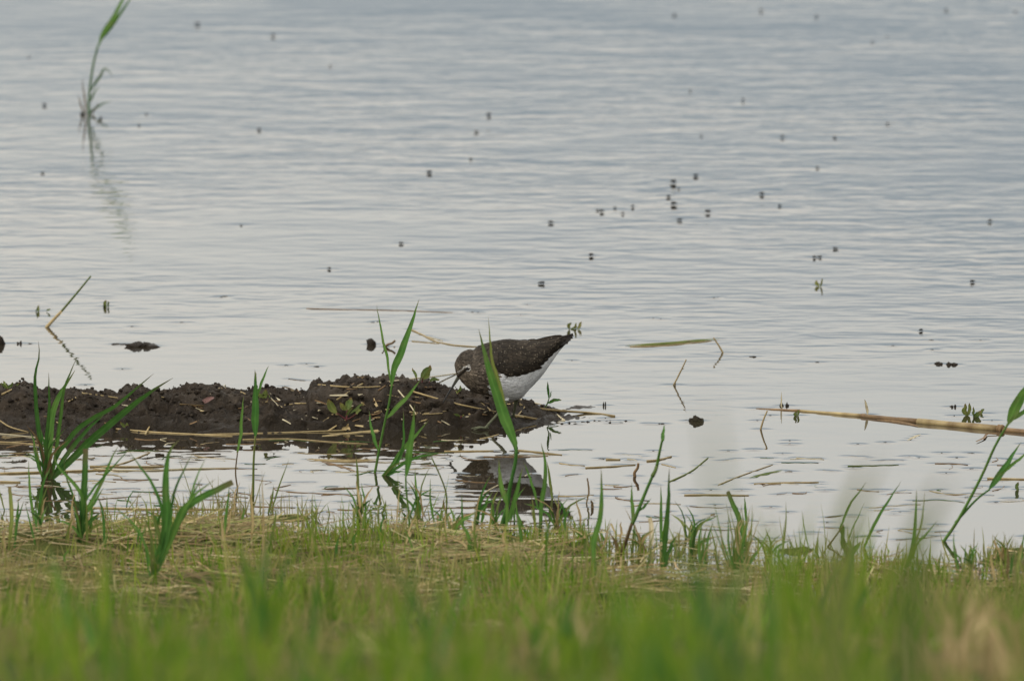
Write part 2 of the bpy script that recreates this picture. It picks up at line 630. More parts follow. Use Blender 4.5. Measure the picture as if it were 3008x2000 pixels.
def crumbs(n):
    V, F = [], []
    base = [lump(i, 1, 1, 0.8, 0.5) for i in range(8)]
    k = 0
    for i in range(n):
        x = random.uniform(-1.0, 0.06)
        y = YC + random.gauss(-0.06, 0.07)
        z = float(mud_h(x, y))
        if z < 0.012:
            continue
        r = 0.0010 + 0.0034 * random.random() ** 4
        a = random.random() * 6.28
        b = base[i % 8] * r
        c, s = math.cos(a), math.sin(a)
        V.append(np.stack([b[:, 0] * c - b[:, 1] * s + x, b[:, 0] * s + b[:, 1] * c + y, b[:, 2] + z + r * 0.4], 1))
        F.append(ICO_F + k)
        k += len(b)
    return np.vstack(V), np.vstack(F)


cv, cf = crumbs(1900)
cr_o = fast_mesh('mud_crumbs', cv, cf, M_MUD)
cr_o.parent = mud
tag(cr_o, kind='stuff')


# ------------------------------------------------------------------ blades, stems, straws
def ribbon(pts3, w, prof='blade', fold=0.28, face=None, twist=0.0):
    """V-folded strip along pts3; w = full width in metres"""
    p = np.asarray(pts3, float)
    n = len(p)
    t = np.linspace(0, 1, n)
    tan = np.gradient(p, axis=0)
    tan /= np.linalg.norm(tan, axis=1)[:, None] + 1e-12
    view = np.array([0, -1.0, 0.12]) if face is None else np.asarray(face, float)
    side = np.cross(tan, view)
    side /= np.linalg.norm(side, axis=1)[:, None] + 1e-9
    nor = np.cross(side, tan)
    if twist:
        a = twist * t
        side, nor = side * np.cos(a)[:, None] + nor * np.sin(a)[:, None], nor * np.cos(a)[:, None] - side * np.sin(a)[:, None]
    if prof == 'blade':
        wp = np.interp(t, [0, 0.12, 0.4, 0.7, 0.9, 1], [0.5, 0.75, 1.0, 0.72, 0.3, 0.03])
    elif prof == 'cut':
        wp = np.interp(t, [0, 0.2, 0.6, 1], [0.6, 0.9, 1.0, 0.8])
    elif prof == 'lance':
        wp = np.interp(t, [0, 0.08, 0.25, 0.45, 0.7, 0.88, 1], [0.12, 0.6, 1.0, 0.92, 0.55, 0.22, 0.02])
    elif prof == 'leaf':
        wp = np.interp(t, [0, 0.1, 0.3, 0.55, 0.8, 0.93, 1], [0.1, 0.5, 0.95, 1.0, 0.7, 0.35, 0.03])
    else:
        wp = np.ones(n)
    hw = (wp * w / 2)[:, None]
    v = np.empty((n, 3, 3))
    v[:, 0] = p - side * hw
    v[:, 1] = p - nor * hw * fold * 2
    v[:, 2] = p + side * hw
    f = []
    for i in range(n - 1):
        a = i * 3
        f += [(a, a + 1, a + 4, a + 3), (a + 1, a + 2, a + 5, a + 4)]
    return v.reshape(-1, 3), f, np.repeat(t, 3)


def tube(pts3, r, sides=6, cap=True):
    p = np.asarray(pts3, float)
    n = len(p)
    r = np.broadcast_to(np.asarray(r, float), (n,)) if np.ndim(r) else np.full(n, float(r))
    tan = np.gradient(p, axis=0)
    tan /= np.linalg.norm(tan, axis=1)[:, None] + 1e-12
    ref = np.array([0.13, 0.9, 0.4])
    s1 = np.cross(tan, ref)
    s1 /= np.linalg.norm(s1, axis=1)[:, None] + 1e-9
    s2 = np.cross(tan, s1)
    a = np.arange(sides) / sides * 2 * math.pi
    v = p[:, None, :] + r[:, None, None] * (s1[:, None, :] * np.cos(a)[None, :, None] + s2[:, None, :] * np.sin(a)[None, :, None])
    f = []
    for i in range(n - 1):
        for j in range(sides):
            k = (j + 1) % sides
            f.append((i * sides + j, i * sides + k, (i + 1) * sides + k, (i + 1) * sides + j))
    if cap:
        f.append(tuple(range(sides))[::-1])
        f.append(tuple((n - 1) * sides + j for j in range(sides)))
    return v.reshape(-1, 3), f, np.repeat(np.linspace(0, 1, n), sides)


def trace(pp, Y, lean=0.0, n=16):
    """photo trace (base first) -> 3-D points starting at distance Y and leaning by `lean` metres towards the tip"""
    q = catmull(pp, n)
    t = np.linspace(0, 1, n)
    return np.array([Q(a, b, Y + lean * k ** 1.5) for (a, b), k in zip(q, t)])


def wisps(seed, base, n, hlo, hhi, spread, mats):
    q = random.Random(seed)
    r = []
    for i in range(n):
        h = q.uniform(hlo, hhi)
        x0 = base[0] + q.gauss(0, 9)
        x1 = base[0] + q.gauss(0, spread)
        r.append(('blade', q.choice(mats), [(x0, base[1]), (x0 + (x1 - x0) * 0.3, base[1] - h * 0.6), (x1, base[1] - h)], q.uniform(5, 10), 'blade'))
    return r


def plant(name, label, cat, base, pieces, group=None, Y=None, under=0.012):
    """pieces: (part name, material, trace base->tip, width px, profile[, lean])"""
    b = hit(*base) if Y is None else Q(base[0], base[1], Y)
    e = empty(name, b, label, cat, group)
    k = SC * b.y
    for i, pc in enumerate(pieces):
        part, mat, pp, w, prof = pc[:5]
        rr = random.Random(hash((label, i)) if False else i * 31 + len(label) * 7)
        lean = pc[5] if len(pc) > 5 else rr.uniform(-0.018, 0.018)
        pts = trace(pp, b.y, lean)
        if abs(pp[0][1] - base[1]) < 14 and under:            # rooted: go on below the surface
            pts = np.vstack([pts[0] - np.array([0, 0, under]), pts])
        if prof == 'stem':
            v, f, t = tube(pts, np.linspace(w * k / 2, w * k / 2 * 0.7, len(pts)))
            t = t * 0.7
        else:
            pts[2:] += np.cumsum(np.array([[rr.gauss(0, 1), rr.gauss(0, 1), rr.gauss(0, 1)] for _ in pts[2:]]), 0) * 0.00035
            v, f, t = ribbon(pts, w * k * 0.9, prof, fold=rr.uniform(0.15, 0.35), twist=rr.uniform(-0.5, 0.5))
        at = {'t': t}
        if prof != 'stem':
            at['c'] = np.tile([0.0, 1.0, 0.0], len(v) // 3)
        mesh(part, v, f, mat, e, attrs=at)
    dimple(b)
    return e


B, ST, LF = 'blade', 'stem', 'leaf'
G, D, Yl, Br = M_GREEN, M_DARK, M_YELL, M_BROWN

plant('grass_tuft', 'big dark green grass tuft in the water before the mud ridge, long blades arching right', 'grass', (138, 1408), [
    (B, D, [(130, 1408), (128, 1356), (116, 1267), (108, 1208), (102, 1142), (102, 1098), (115, 1045), (114, 1002)], 15, 'blade'),
    (B, D, [(134, 1408), (133, 1350), (134, 1290), (140, 1208), (141, 1148), (139, 1089)], 13, 'blade'),
    (B, G, [(140, 1408), (141, 1341), (146, 1270), (155, 1214), (173, 1165), (193, 1130), (218, 1089)], 24, 'blade'),
    (B, D, [(146, 1410), (157, 1376), (169, 1282), (181, 1193), (190, 1133), (205, 1098), (226, 1047)], 13, 'blade'),
    (B, D, [(146, 1408), (169, 1335), (193, 1303), (231, 1258), (282, 1222), (326, 1199), (386, 1151), (454, 1095)], 17, 'blade'),
    (B, D, [(148, 1408), (193, 1367), (237, 1323), (297, 1267), (371, 1202), (445, 1145), (510, 1105)], 27, 'blade'),
    (B, D, [(143, 1410), (180, 1360), (215, 1310), (258, 1262), (300, 1222), (330, 1196)], 16, 'blade'),
    (B, G, [(132, 1410), (112, 1371), (102, 1320), (98, 1290), (86, 1261)], 10, 'blade'),
    (B, Yl, [(128, 1411), (118, 1380), (106, 1330), (100, 1300)], 8, 'blade'),
] + wisps(1, (140, 1410), 9, 60, 170, 55, [D, D, G, Br]))
plant('grass_tuft', 'upright dark green grass tuft at the straw edge with one broad stiff blade', 'grass', (234, 1592), [
    (B, D, [(234, 1592), (241, 1520), (246, 1453), (249, 1385), (251, 1318)], 22, 'cut'),
    (B, G, [(240, 1560), (248, 1510), (271, 1470), (298, 1419), (325, 1358), (350, 1307)], 13, 'blade'),
    (B, G, [(240, 1555), (250, 1480), (271, 1442), (305, 1402), (359, 1344), (390, 1307)], 8, 'blade'),
    (B, G, [(240, 1540), (244, 1490), (237, 1449), (203, 1402), (172, 1368), (156, 1318)], 13, 'blade'),
    (B, G, [(242, 1550), (251, 1510), (271, 1490), (303, 1432)], 10, 'blade'),
    (B, D, [(236, 1590), (242, 1562), (264, 1534), (300, 1508)], 16, 'blade'),
    (B, D, [(232, 1592), (225, 1520), (212, 1460), (192, 1410), (185, 1350)], 9, 'blade'),
] + wisps(2, (234, 1592), 6, 60, 150, 45, [D, G, Br]))
plant('grass_tuft', 'broad-bladed blue green grass tuft with a cut blade end and a yellow leaf', 'grass', (452, 1690), [
    (B, G, [(450, 1690), (465, 1639), (485, 1571), (490, 1503), (485, 1436), (488, 1385), (495, 1337), (509, 1312), (527, 1296)], 31, 'blade'),
    (B, D, [(470, 1650), (492, 1540), (505, 1476), (519, 1429), (542, 1375), (571, 1326)], 11, 'blade'),
    (B, G, [(456, 1688), (475, 1640), (502, 1578), (525, 1524), (542, 1492), (583, 1463), (627, 1442), (680, 1416)], 25, 'cut'),
    (B, G, [(470, 1660), (510, 1560), (530, 1500), (549, 1470), (576, 1439), (624, 1404)], 14, 'blade'),
    (B, G, [(470, 1620), (478, 1530), (470, 1480), (454, 1442), (437, 1408), (407, 1371), (376, 1322)], 12, 'blade'),
    (B, G, [(500, 1600), (535, 1510), (560, 1446), (576, 1395), (604, 1340)], 9, 'blade'),
    (LF, Yl, [(470, 1600), (464, 1560), (456, 1530), (446, 1500)], 14, 'leaf'),
    (B, G, [(510, 1580), (548, 1500), (575, 1440), (597, 1400)], 8, 'blade'),
] + wisps(3, (455, 1690), 8, 80, 230, 60, [D, G, Yl]))
plant('grass_shoot', 'thin single green shoot with reddish foot before the mud ridge', 'grass', (698, 1436), [
    (ST, Br, [(698, 1436), (692, 1386), (698, 1326)], 5, 'stem'),
    (B, G, [(697, 1330), (705, 1282), (710, 1223), (716, 1160)], 11, 'blade'),
])
plant('reed_shoot', 'reed shoot with one broad upright leaf and forked tip before the mud', 'reed', (743, 1458), [
    (ST, Yl, [(743, 1458), (744, 1419), (745, 1356), (750, 1280)], 8, 'stem'),
    (LF, G, [(750, 1284), (751, 1250), (751, 1210), (752, 1163), (753, 1130), (751, 1084)], 25, 'lance'),
    (B, G, [(756, 1165), (760, 1145), (773, 1112), (788, 1074)], 9, 'blade'),
    (B, Yl, [(754, 1160), (752, 1130), (750, 1088)], 8, 'blade'),
])
plant('reed_shoot', 'tall reed shoot with broad leaf raised to the bird\'s bill side', 'reed', (1101, 1390), [
    (ST, G, [(1101, 1390), (1113, 1326), (1131, 1237), (1143, 1184), (1152, 1124)], 8, 'stem'),
    (LF, G, [(1152, 1128), (1157, 1085), (1172, 1045), (1196, 985), (1215, 930), (1232, 876)], 25, 'lance'),
    (B, G, [(1150, 1130), (1146, 1110), (1137, 1045), (1126, 1000), (1108, 893)], 9, 'blade'),
    (LF, G, [(1134, 1230), (1164, 1199), (1208, 1154), (1240, 1112)], 15, 'lance'),
    (LF, G, [(1111, 1325), (1096, 1282), (1087, 1243), (1079, 1200)], 12, 'lance'),
])
plant('grass_tuft', 'small low green tuft splaying over the water beside the tall reed shoot', 'grass', (1126, 1398), [
    (B, G, [(1124, 1398), (1151, 1364), (1181, 1322), (1217, 1282), (1261, 1235)], 15, 'blade'),
    (B, G, [(1128, 1398), (1175, 1368), (1229, 1342), (1302, 1330)], 11, 'blade'),
    (B, Yl, [(1126, 1398), (1150, 1376), (1190, 1352)], 8, 'blade'),
    (B, D, [(1130, 1398), (1160, 1385), (1186, 1384)], 10, 'blade'),
    (B, G, [(1130, 1397), (1175, 1345), (1188, 1290), (1187, 1250), (1186, 1202)], 10, 'blade'),
])
plant('reed_shoot', 'reed shoot holding one stubby broad leaf on a bare thin stalk', 'reed', (1205, 1575), [
    (ST, G, [(1205, 1575), (1200, 1503), (1193, 1436), (1192, 1396)], 7, 'stem'),
    (LF, G, [(1192, 1402), (1201, 1351), (1206, 1305), (1213, 1250), (1215, 1190)], 23, 'lance'),
])
plant('reed_shoot', 'reed shoot whose broad bright green leaf crosses in front of the bird', 'reed', (1474, 1545), [
    (ST, G, [(1474, 1545), (1490, 1484), (1496, 1441), (1505, 1399), (1514, 1357), (1517, 1318)], 14, 'stem'),
    (LF, G, [(1516, 1326), (1511, 1298), (1494, 1255), (1477, 1211), (1460, 1162), (1444, 1112), (1431, 1070), (1420, 1029), (1413, 998), (1405, 966)], 37, 'lance', 0.01),
    (LF, Yl, [(1486, 1195), (1470, 1138), (1458, 1100), (1448, 1065), (1442, 1017), (1438, 981), (1435, 930)], 12, 'lance', -0.012),
    (LF, G, [(1490, 1484), (1482, 1463), (1473, 1420), (1469, 1378), (1466, 1342)], 16, 'lance'),
    (B, G, [(1580, 1490), (1562, 1427), (1545, 1388), (1533, 1355)], 9, 'blade'),
    (B, G, [(1500, 1530), (1520, 1470), (1540, 1440), (1551, 1424)], 9, 'blade'),
    (B, G, [(1478, 1548), (1500, 1510), (1516, 1450), (1528, 1400), (1534, 1370)], 16, 'blade'),
])
plant('grass_shoot', 'slender upright green blade below the bird\'s tail', 'grass', (1588, 1540), [
    (B, G, [(1588, 1540), (1590, 1473), (1597, 1431), (1600, 1378), (1596, 1335), (1588, 1298)], 16, 'blade'),
])
plant('grass_shoot', 'wiry curved olive stalk below the bird\'s bill', 'grass', (1308, 1562), [
    (ST, Yl, [(1308, 1562), (1311, 1505), (1312, 1463), (1306, 1431), (1287, 1384), (1268, 1344)], 6, 'stem'),
    (B, Br, [(1309, 1500), (1303, 1480), (1306, 1462)], 6, 'blade'),
])
plant('reed_shoot', 'jointed reed shoot with pale nodes leaning over open water', 'reed', (1825, 1628), [
    (ST, Br, [(1825, 1628), (1839, 1588), (1856, 1537)], 13, 'stem'),
    (ST, G, [(1856, 1540), (1870, 1510), (1893, 1453), (1917, 1397)], 12, 'stem'),
    (ST, Yl, [(1916, 1399), (1925, 1382), (1931, 1362)], 13, 'stem'),
    (ST, G, [(1930, 1366), (1938, 1325), (1946, 1290)], 9, 'stem'),
    (LF, G, [(1944, 1300), (1950, 1275), (1956, 1248)], 13, 'lance'),
    (LF, G, [(1858, 1535), (1859, 1470), (1861, 1413)], 13, 'lance'),
    (LF, G, [(1880, 1500), (1895, 1482), (1913, 1458)], 9, 'lance'),
    (LF, Br, [(1822, 1630), (1815, 1605), (1797, 1562)], 14, 'lance'),
])
plant('grass_shoot', 'tall dark green blade with a short side blade at the straw edge', 'grass', (1946, 1680), [
    (B, D, [(1946, 1680), (1954, 1588), (1961, 1510), (1965, 1453), (1968, 1373)], 18, 'blade'),
    (B, D, [(1948, 1676), (1962, 1620), (1986, 1570)], 14, 'blade'),
])
plant('grass_shoot', 'bent blue green blade rooted in a puddle of the shore', 'grass', (1748, 1700), [
    (B, G, [(1748, 1700), (1744, 1605), (1758, 1544), (1768, 1470), (1768, 1372)], 20, 'blade'),
])
plant('grass_shoot', 'short blunt green leaf leaning left above a fine tuft', 'grass', (2190, 1600), [
    (LF, G, [(2190, 1600), (2176, 1537), (2158, 1490), (2140, 1442)], 18, 'cut'),
])
plant('grass_shoot', 'single straight thin blade leaning right over open water', 'grass', (2538, 1610), [
    (B, G, [(2538, 1610), (2570, 1546), (2608, 1479), (2650, 1414)], 11, 'blade'),
])
plant('grass_tuft', 'slim three-bladed tuft standing in water right of the leaning blade', 'grass', (2654, 1692), [
    (B, G, [(2654, 1692), (2679, 1613), (2688, 1563), (2696, 1437)], 14, 'blade'),
    (B, Yl, [(2656, 1690), (2684, 1600), (2702, 1540), (2714, 1445)], 9, 'blade'),
    (B, G, [(2660, 1680), (2690, 1600), (2713, 1576), (2752, 1528)], 11, 'blade'),
])
plant('reed_shoot', 'tall leaning reed by the floating cane with broad green leaf', 'reed', (2772, 1590), [
    (ST, G, [(2772, 1590), (2818, 1521), (2881, 1403), (2923, 1310), (2962, 1243)], 10, 'stem'),
    (LF, G, [(2962, 1247), (2972, 1218), (2986, 1190), (3010, 1152), (3050, 1095)], 36, 'lance'),
    (LF, G, [(2964, 1238), (3008, 1209), (3066, 1165)], 15, 'lance'),
    (ST, G, [(2806, 1535), (2865, 1470), (2907, 1437)], 8, 'stem'),
    (LF, G, [(2905, 1438), (2940, 1386), (2966, 1344), (2996, 1296)], 23, 'lance'),
    (LF, G, [(2936, 1397), (2970, 1366), (3010, 1334), (3040, 1310)], 11, 'lance'),
])
plant('reed_shoot', 'lone tall reed far out in the rippled open water', 'reed', (264, 335), [
    (ST, G, [(262, 337), (261, 297), (267, 237), (276, 182), (288, 136)], 8, 'stem'),
    (LF, G, [(288, 140), (305, 97), (335, 51), (362, -5), (395, -70)], 15, 'lance'),
    (LF, D, [(286, 142), (300, 112), (331, 76), (381, 0), (412, -50)], 12, 'lance'),
    (LF, D, [(268, 268), (280, 246), (296, 226), (309, 203), (322, 212), (335, 230)], 9, 'lance'),
    (LF, D, [(266, 300), (275, 275), (292, 252)], 7, 'lance'),
    (LF, D, [(266, 328), (285, 316), (305, 305), (331, 297)], 7, 'lance'),
    (B, Br, [(254, 336), (250, 297), (242, 225)], 6, 'blade'),
    (B, Br, [(250, 337), (240, 315), (231, 278)], 6, 'blade'),
    (B, Br, [(268, 336), (280, 322), (290, 300)], 5, 'blade'),
], under=0.006)
plant('dead_stalk', 'dry broken stalk with curled dark green leaf at the water\'s edge', 'dead stalk', (2480, 1640), [
    (ST, Br, [(2431, 1605), (2455, 1572), (2478, 1540)], 6, 'stem'),
    (LF, D, [(2478, 1545), (2474, 1585), (2486, 1620), (2510, 1640)], 15, 'cut'),
    (LF, D, [(2482, 1644), (2500, 1620), (2520, 1604), (2530, 1590)], 20, 'leaf'),
    (ST, Br, [(2431, 1607), (2450, 1618), (2480, 1640)], 6, 'stem'),
])
# fine tuft of many thin blades
fine = []
rr = random.Random(3)
for i in range(26):
    x0 = 2172 + rr.gauss(0, 14)
    x1 = 2185 + rr.gauss(0, 42)
    y1 = rr.uniform(1470, 1600)
    fine.append((B, rr.choice([Yl, Yl, G, M_STRAW]), [(x0, 1700), ((x0 + x1) / 2 + rr.gauss(0, 5), (1700 + y1) / 2), (x1, y1)], rr.uniform(5, 9), 'blade'))
plant('grass_tuft', 'dense tuft of fine yellowish blades under the blunt leaning leaf', 'grass', (2172, 1700), fine)
# scattered thin blades that stand clear of the litter
for i, (bx, by, tx, ty, w, mt, lab) in enumerate([
    (105, 1551, 84, 1351, 10, G, 'thin green blade left of the upright tuft, kinked near the tip'),
    (28, 1600, 33, 1425, 14, Yl, 'pale blunt grass blade beside the big arching tuft'),
    (372, 1490, 396, 1437, 5, G, 'very short thin blade poking from calm water between two tufts'),
    (1010, 1640, 1050, 1456, 9, Yl, 'straw-yellow thin blade at the litter edge below the mud ridge'),
    (930, 1640, 922, 1440, 8, Yl, 'pale thin upright blade at the litter edge'),
    (768, 1700, 772, 1380, 7, M_STRAW, 'long straight straw-coloured stalk crossing the dark sunken leaf'),
    (1400, 1640, 1395, 1470, 8, Yl, 'thin pale blade under the bird\'s reflected breast'),
    (1722, 1480, 1730, 1400, 6, Br, 'reddish brown dry stub in the water under the tail'),
    (2300, 1700, 2310, 1520, 7, Yl, 'fine yellow blade right of the dense fine tuft'),
    (2952, 1750, 2953, 1590, 9, Br, 'reddish brown dry stalk on the shore under the leaning reed'),
    (2990, 1740, 2996, 1600, 12, Yl, 'stubby yellow blade on the shore under the leaning reed'),
    (1908, 1610, 1904, 1520, 16, M_STRAWP, 'short broad pale yellow leaf stub beside the dark blade'),
    (2820, 1700, 2800, 1560, 8, G, 'short green blade before the leaning reed'),
]):
    mx_, my_ = (bx + tx) / 2 + (6 if i % 2 else -6), (by + ty) / 2
    plant('grass_shoot', lab, 'grass', (bx, by), [(B, mt, [(bx, by), (mx_, my_), (tx, ty)], w, 'cut' if 'stub' in lab or 'blunt' in lab else 'blade')])


tb = random.Random(55)
for i in range(90):
    bx = tb.uniform(-20, 3030)
    by = np.interp(bx, SH_PX, SH_PY) + tb.gauss(35, 45)
    hpx = tb.uniform(60, 190) * tb.uniform(0.5, 1)
    tx = bx + tb.gauss(6, 0.22 * hpx)
    tm = tb.choice([Yl, Yl, G, M_STRAW, G])
    plant('grass_shoot', 'thin %s grass shoot rising through the straw at the shore' % MATWORD[tm.name], 'grass', (bx, by), [
        (B, tm, [(bx, by), ((bx + tx) / 2 - tb.gauss(0, 5), by - hpx * 0.55), (tx, by - hpx)], tb.uniform(5, 11), 'blade')], group='thin shoots along the shore')


et = random.Random(19)
for i in range(22):
    bx = et.uniform(40, 2980)
    by = np.interp(bx, SH_PX, SH_PY) + et.gauss(28, 30)
    hh = et.uniform(70, 175)
    plant('grass_tuft', 'small ragged green tuft growing at the water\'s edge', 'grass', (bx, by), wisps(200 + i, (bx, by), et.randint(5, 11), hh * 0.35, hh, 14 + hh * 0.22, [G, Yl, G, D, M_STRAW]), group='ragged tufts along the water\'s edge')


def straw(name, label, cat, pp, wpx, mat, group=None, flat=False, lift=0.3, on=None, n=7, rise=None):
    """straw lying on whatever the photo shows under it; pp = photo trace"""
    h = [hit(*a) for a in pp] if on is None else [P(a[0], a[1], on) for a in pp]
    r = wpx * SC * h[0].y / 2
    if rise:
        h = [v + Vector((0, 0, q)) for v, q in zip(h, rise)]
    pts = catmull([tuple(v) for v in h], n)
    pts[:, 2] += r * lift
    if flat:
        v, f, t = ribbon(pts, r * 2, 'leaf' if flat == 'leaf' else 'cut', fold=0.2, face=(0, -0.75, 0.65))
    else:
        v, f, t = tube(pts, np.linspace(r, r * 0.7, n), 5)
    o = mesh(name, v, f, mat, origin=h[0], attrs={'t': t * 0.8})
    tag(o, label, cat, group)
    if h[0].z < 0.004:
        q = np.linspace(0, n - 1, 4)
        for i in q:
            dimple(pts[int(i)], 0.0005, max(r * 2.5, 0.007))
    return o


S, SPp, SB = M_STRAW, M_STRAWP, M_STRAWB
for pp, w, mt, lab, fl in [
    ([(935, 1131), (1030, 1138), (1104, 1137), (1170, 1131)], 6, S, 'tan straw lying flat along the top of the mud ridge', False),
    ([(1116, 1126), (1210, 1114), (1300, 1104), (1342, 1098)], 6, SPp, 'pale straw running along the ridge to the bird\'s throat', False),
    ([(1214, 1151), (1325, 1183), (1400, 1199), (1458, 1211), (1530, 1222), (1599, 1235)], 6, S, 'long golden straw sloping down the mud past the bird\'s legs', False),
    ([(1507, 1187), (1604, 1204), (1740, 1214), (1805, 1223)], 9, S, 'thick golden straw reaching from behind the legs out over the water', False),
    ([(1526, 1173), (1560, 1181), (1593, 1190)], 6, SPp, 'short pale straw on the mud behind the bird\'s leg', False),
    ([(1103, 1228), (1200, 1220), (1322, 1207)], 5, S, 'thin tan straw lying across the lower mud slope', False),
    ([(860, 1194), (880, 1230), (906, 1263)], 12, SPp, 'pale split dry leaf hanging down the mud slope to the water', 'leaf'),
    ([(1084, 1128), (1098, 1178), (1128, 1222)], 9, S, 'dry bent leaf draped down the slope by the tall reed shoot', 'leaf'),
    ([(1168, 1145), (1202, 1187), (1235, 1237)], 5, SPp, 'thin pale straw slanting down the mud between reed and bill', False),
    ([(968, 1162), (1030, 1161), (1090, 1159)], 7, SPp, 'pale flattened straw above the mud seedling', 'flat'),
    ([(989, 1176), (1030, 1150), (1054, 1133), (1101, 1116)], 7, S, 'frayed straw leaning up to the crest of the ridge', False),
    ([(962, 1268), (990, 1250), (1015, 1234)], 6, S, 'straw-coloured root stalk below the mud seedling', False),
    ([(947, 1282), (1040, 1272), (1119, 1264)], 8, S, 'broad tan straw at the waterline below the mud seedling', 'flat'),
    ([(600, 1277), (740, 1274), (867, 1270), (1030, 1264)], 6, S, 'very long straw lying along the waterline of the ridge', False),
    ([(341, 1261), (445, 1270), (560, 1276), (682, 1282)], 7, S, 'long straw along the waterline behind the cut-bladed tuft', False),
    ([(837, 1191), (860, 1188), (885, 1185)], 6, S, 'short tan straw on the mud above the split dry leaf', False),
    ([(848, 1114), (870, 1117), (897, 1119)], 4, Br, 'thin brown twig jutting left from the ridge\'s high clod', False),
    ([(240, 1156), (300, 1163), (356, 1171)], 6, S, 'pale straw on the mud left of the arching blades', False),
    ([(427, 1276), (440, 1252), (454, 1228)], 6, S, 'short straw leaning up against the foot of the ridge', False),
    ([(0, 1237), (30, 1255), (83, 1270)], 6, S, 'straw sliding into the water beside the arching tuft', False),
    ([(528, 1188), (560, 1190), (599, 1193)], 6, M_BROWN, 'orange brown straw on the mud below the pink dead leaf', False),
    ([(6, 1160), (36, 1145)], 8, S, 'short golden straw under the seedling at the ridge\'s end', False),
    ([(1037, 1108), (1063, 1110), (1092, 1113)], 6, M_BROWN, 'reddish brown bark sliver on the crest of the ridge', 'flat'),
    ([(832, 1136), (848, 1142), (862, 1149)], 12, M_BROWN, 'brown wood chip on the crest of the ridge', 'flat'),
    ([(792, 1156), (808, 1168), (822, 1176)], 6, SPp, 'small pale husk on the mud beside the broad-leaved shoot', 'flat'),
    ([(920, 1200), (934, 1205), (948, 1209)], 7, SPp, 'pale straw bit on bare mud left of the mud seedling', 'flat'),
    ([(1230, 1240), (1260, 1232), (1285, 1227)], 6, S, 'tan straw bit low on the slope below the bill', False),
    ([(1038, 1249), (1070, 1253), (1112, 1256)], 7, S, 'flat tan leaf piece at the foot of the slope', 'flat'),
    ([(1240, 1218), (1300, 1214)], 4, S, 'short thin straw on the slope under the bill tip', False),
    ([(1245, 1245), (1284, 1228)], 6, SPp, 'pale straw end rising from the water under the bill', False),
    ([(1512, 1222), (1560, 1230), (1600, 1236)], 6, S, 'tan straw half sunk in wet mud right of the legs', False),
    ([(1635, 1218), (1645, 1228), (1658, 1236)], 9, SPp, 'cream flake standing in wet mud right of the legs', 'flat'),
]:
    straw('straw', lab, 'straw', pp, w, mt, flat=fl)

ms = random.Random(88)
for i in range(95):
    x = ms.uniform(-30, 1600) if i < 30 else ms.gauss(1180, 230)
    y = ms.uniform(1135, 1262)
    p = hit(x, y)
    if p.z < 0.006 or x > 1620:
        continue
    ln = ms.uniform(14, 75) * ms.uniform(0.5, 1)
    a = ms.gauss(0.1, 0.5)
    sm = ms.choice([S, S, SPp, SB, SB])
    straw('straw', 'short %s scrap of dry straw stuck to the mud ridge' % MATWORD[sm.name], 'straw', [(x, y), (x + math.cos(a) * ln * 0.5, y + math.sin(a) * ln * 0.35), (x + math.cos(a) * ln, y + math.sin(a) * ln * 0.8)],
          ms.uniform(3, 6), sm, group='straw scraps on the mud ridge', flat=ms.choice([False, 'flat']), n=5)

# standing / leaning ones: base on the water, tip up in the air
for nm, lab, cat, base, pieces in [
    ('broken_stalk', 'tan broken stalk leaning right out of the calm water behind the ridge', 'stalk', (136, 962), [
        (ST, M_STRAW, [(136, 962), (158, 938), (181, 914)], 11, 'stem', 0.0), (ST, M_YELL, [(176, 920), (225, 862), (267, 811)], 7, 'stem', 0.0),
        ('husk', M_STRAWP, [(160, 938), (172, 926), (184, 918)], 9, 'leaf', -0.004)]),
    ('dark_twig', 'crooked dark twig sticking up from the water beside the jointed shoot', 'twig', (1865, 1400), [
        (ST, M_STRAWB, [(1865, 1400), (1864, 1388), (1873, 1374), (1875, 1360)], 10, 'stem', 0.0)]),
    ('straw', 'short straw propped up at the end of the floating green leaf', 'straw', (2124, 1037), [
        (ST, M_STRAW, [(2124, 1037), (2112, 1016), (2096, 992)], 6, 'stem', 0.0)]),
    ('straw', 'forked thin straw standing in open water right of the bird', 'straw', (1978, 1132), [
        (ST, M_STRAW, [(1978, 1132), (1996, 1098), (2016, 1056)], 5, 'stem', 0.0), (ST, M_STRAW, [(1984, 1120), (2000, 1088), (2010, 1082)], 3, 'stem', 0.0)]),
    ('straw', 'bent pale straw standing before the thin end of the floating cane', 'straw', (2234, 1262), [
        (ST, M_STRAW, [(2234, 1262), (2243, 1232), (2254, 1206)], 6, 'stem', 0.0)]),
    ('straw', 'needle-like pale spike beside a mud lump at the cane\'s thin end', 'straw', (2296, 1199), [
        (B, M_STRAWP, [(2296, 1199), (2296, 1180), (2296, 1154)], 5, 'blade', 0.0)]),
    ('dry_leaf', 'small pale pointed leaf standing up behind the cane joint', 'leaf', (2548, 1219), [
        (LF, M_STRAWP, [(2548, 1219), (2545, 1200), (2541, 1172)], 9, 'leaf', 0.0)]),
    ('dry_stub', 'dark red stub in the water beside the shore litter', 'stub', (1738, 1492), [
        (LF, M_BROWN, [(1738, 1494), (1739, 1480), (1736, 1466)], 10, 'leaf', 0.0)]),
    ('straw', 'pale straw leaning out of the water across the bird\'s reflection', 'straw', (1416, 1452), [
        (ST, M_STRAWP, [(1416, 1452), (1440, 1437), (1464, 1424)], 5, 'stem', 0.0)]),
]:
    plant(nm, lab, cat, base, pieces)

# ------------------------------------------------------------------ floating cane
cane = empty('floating_cane', P(2700, 1240), 'long broken tan and reddish reed cane floating on the water', 'cane')


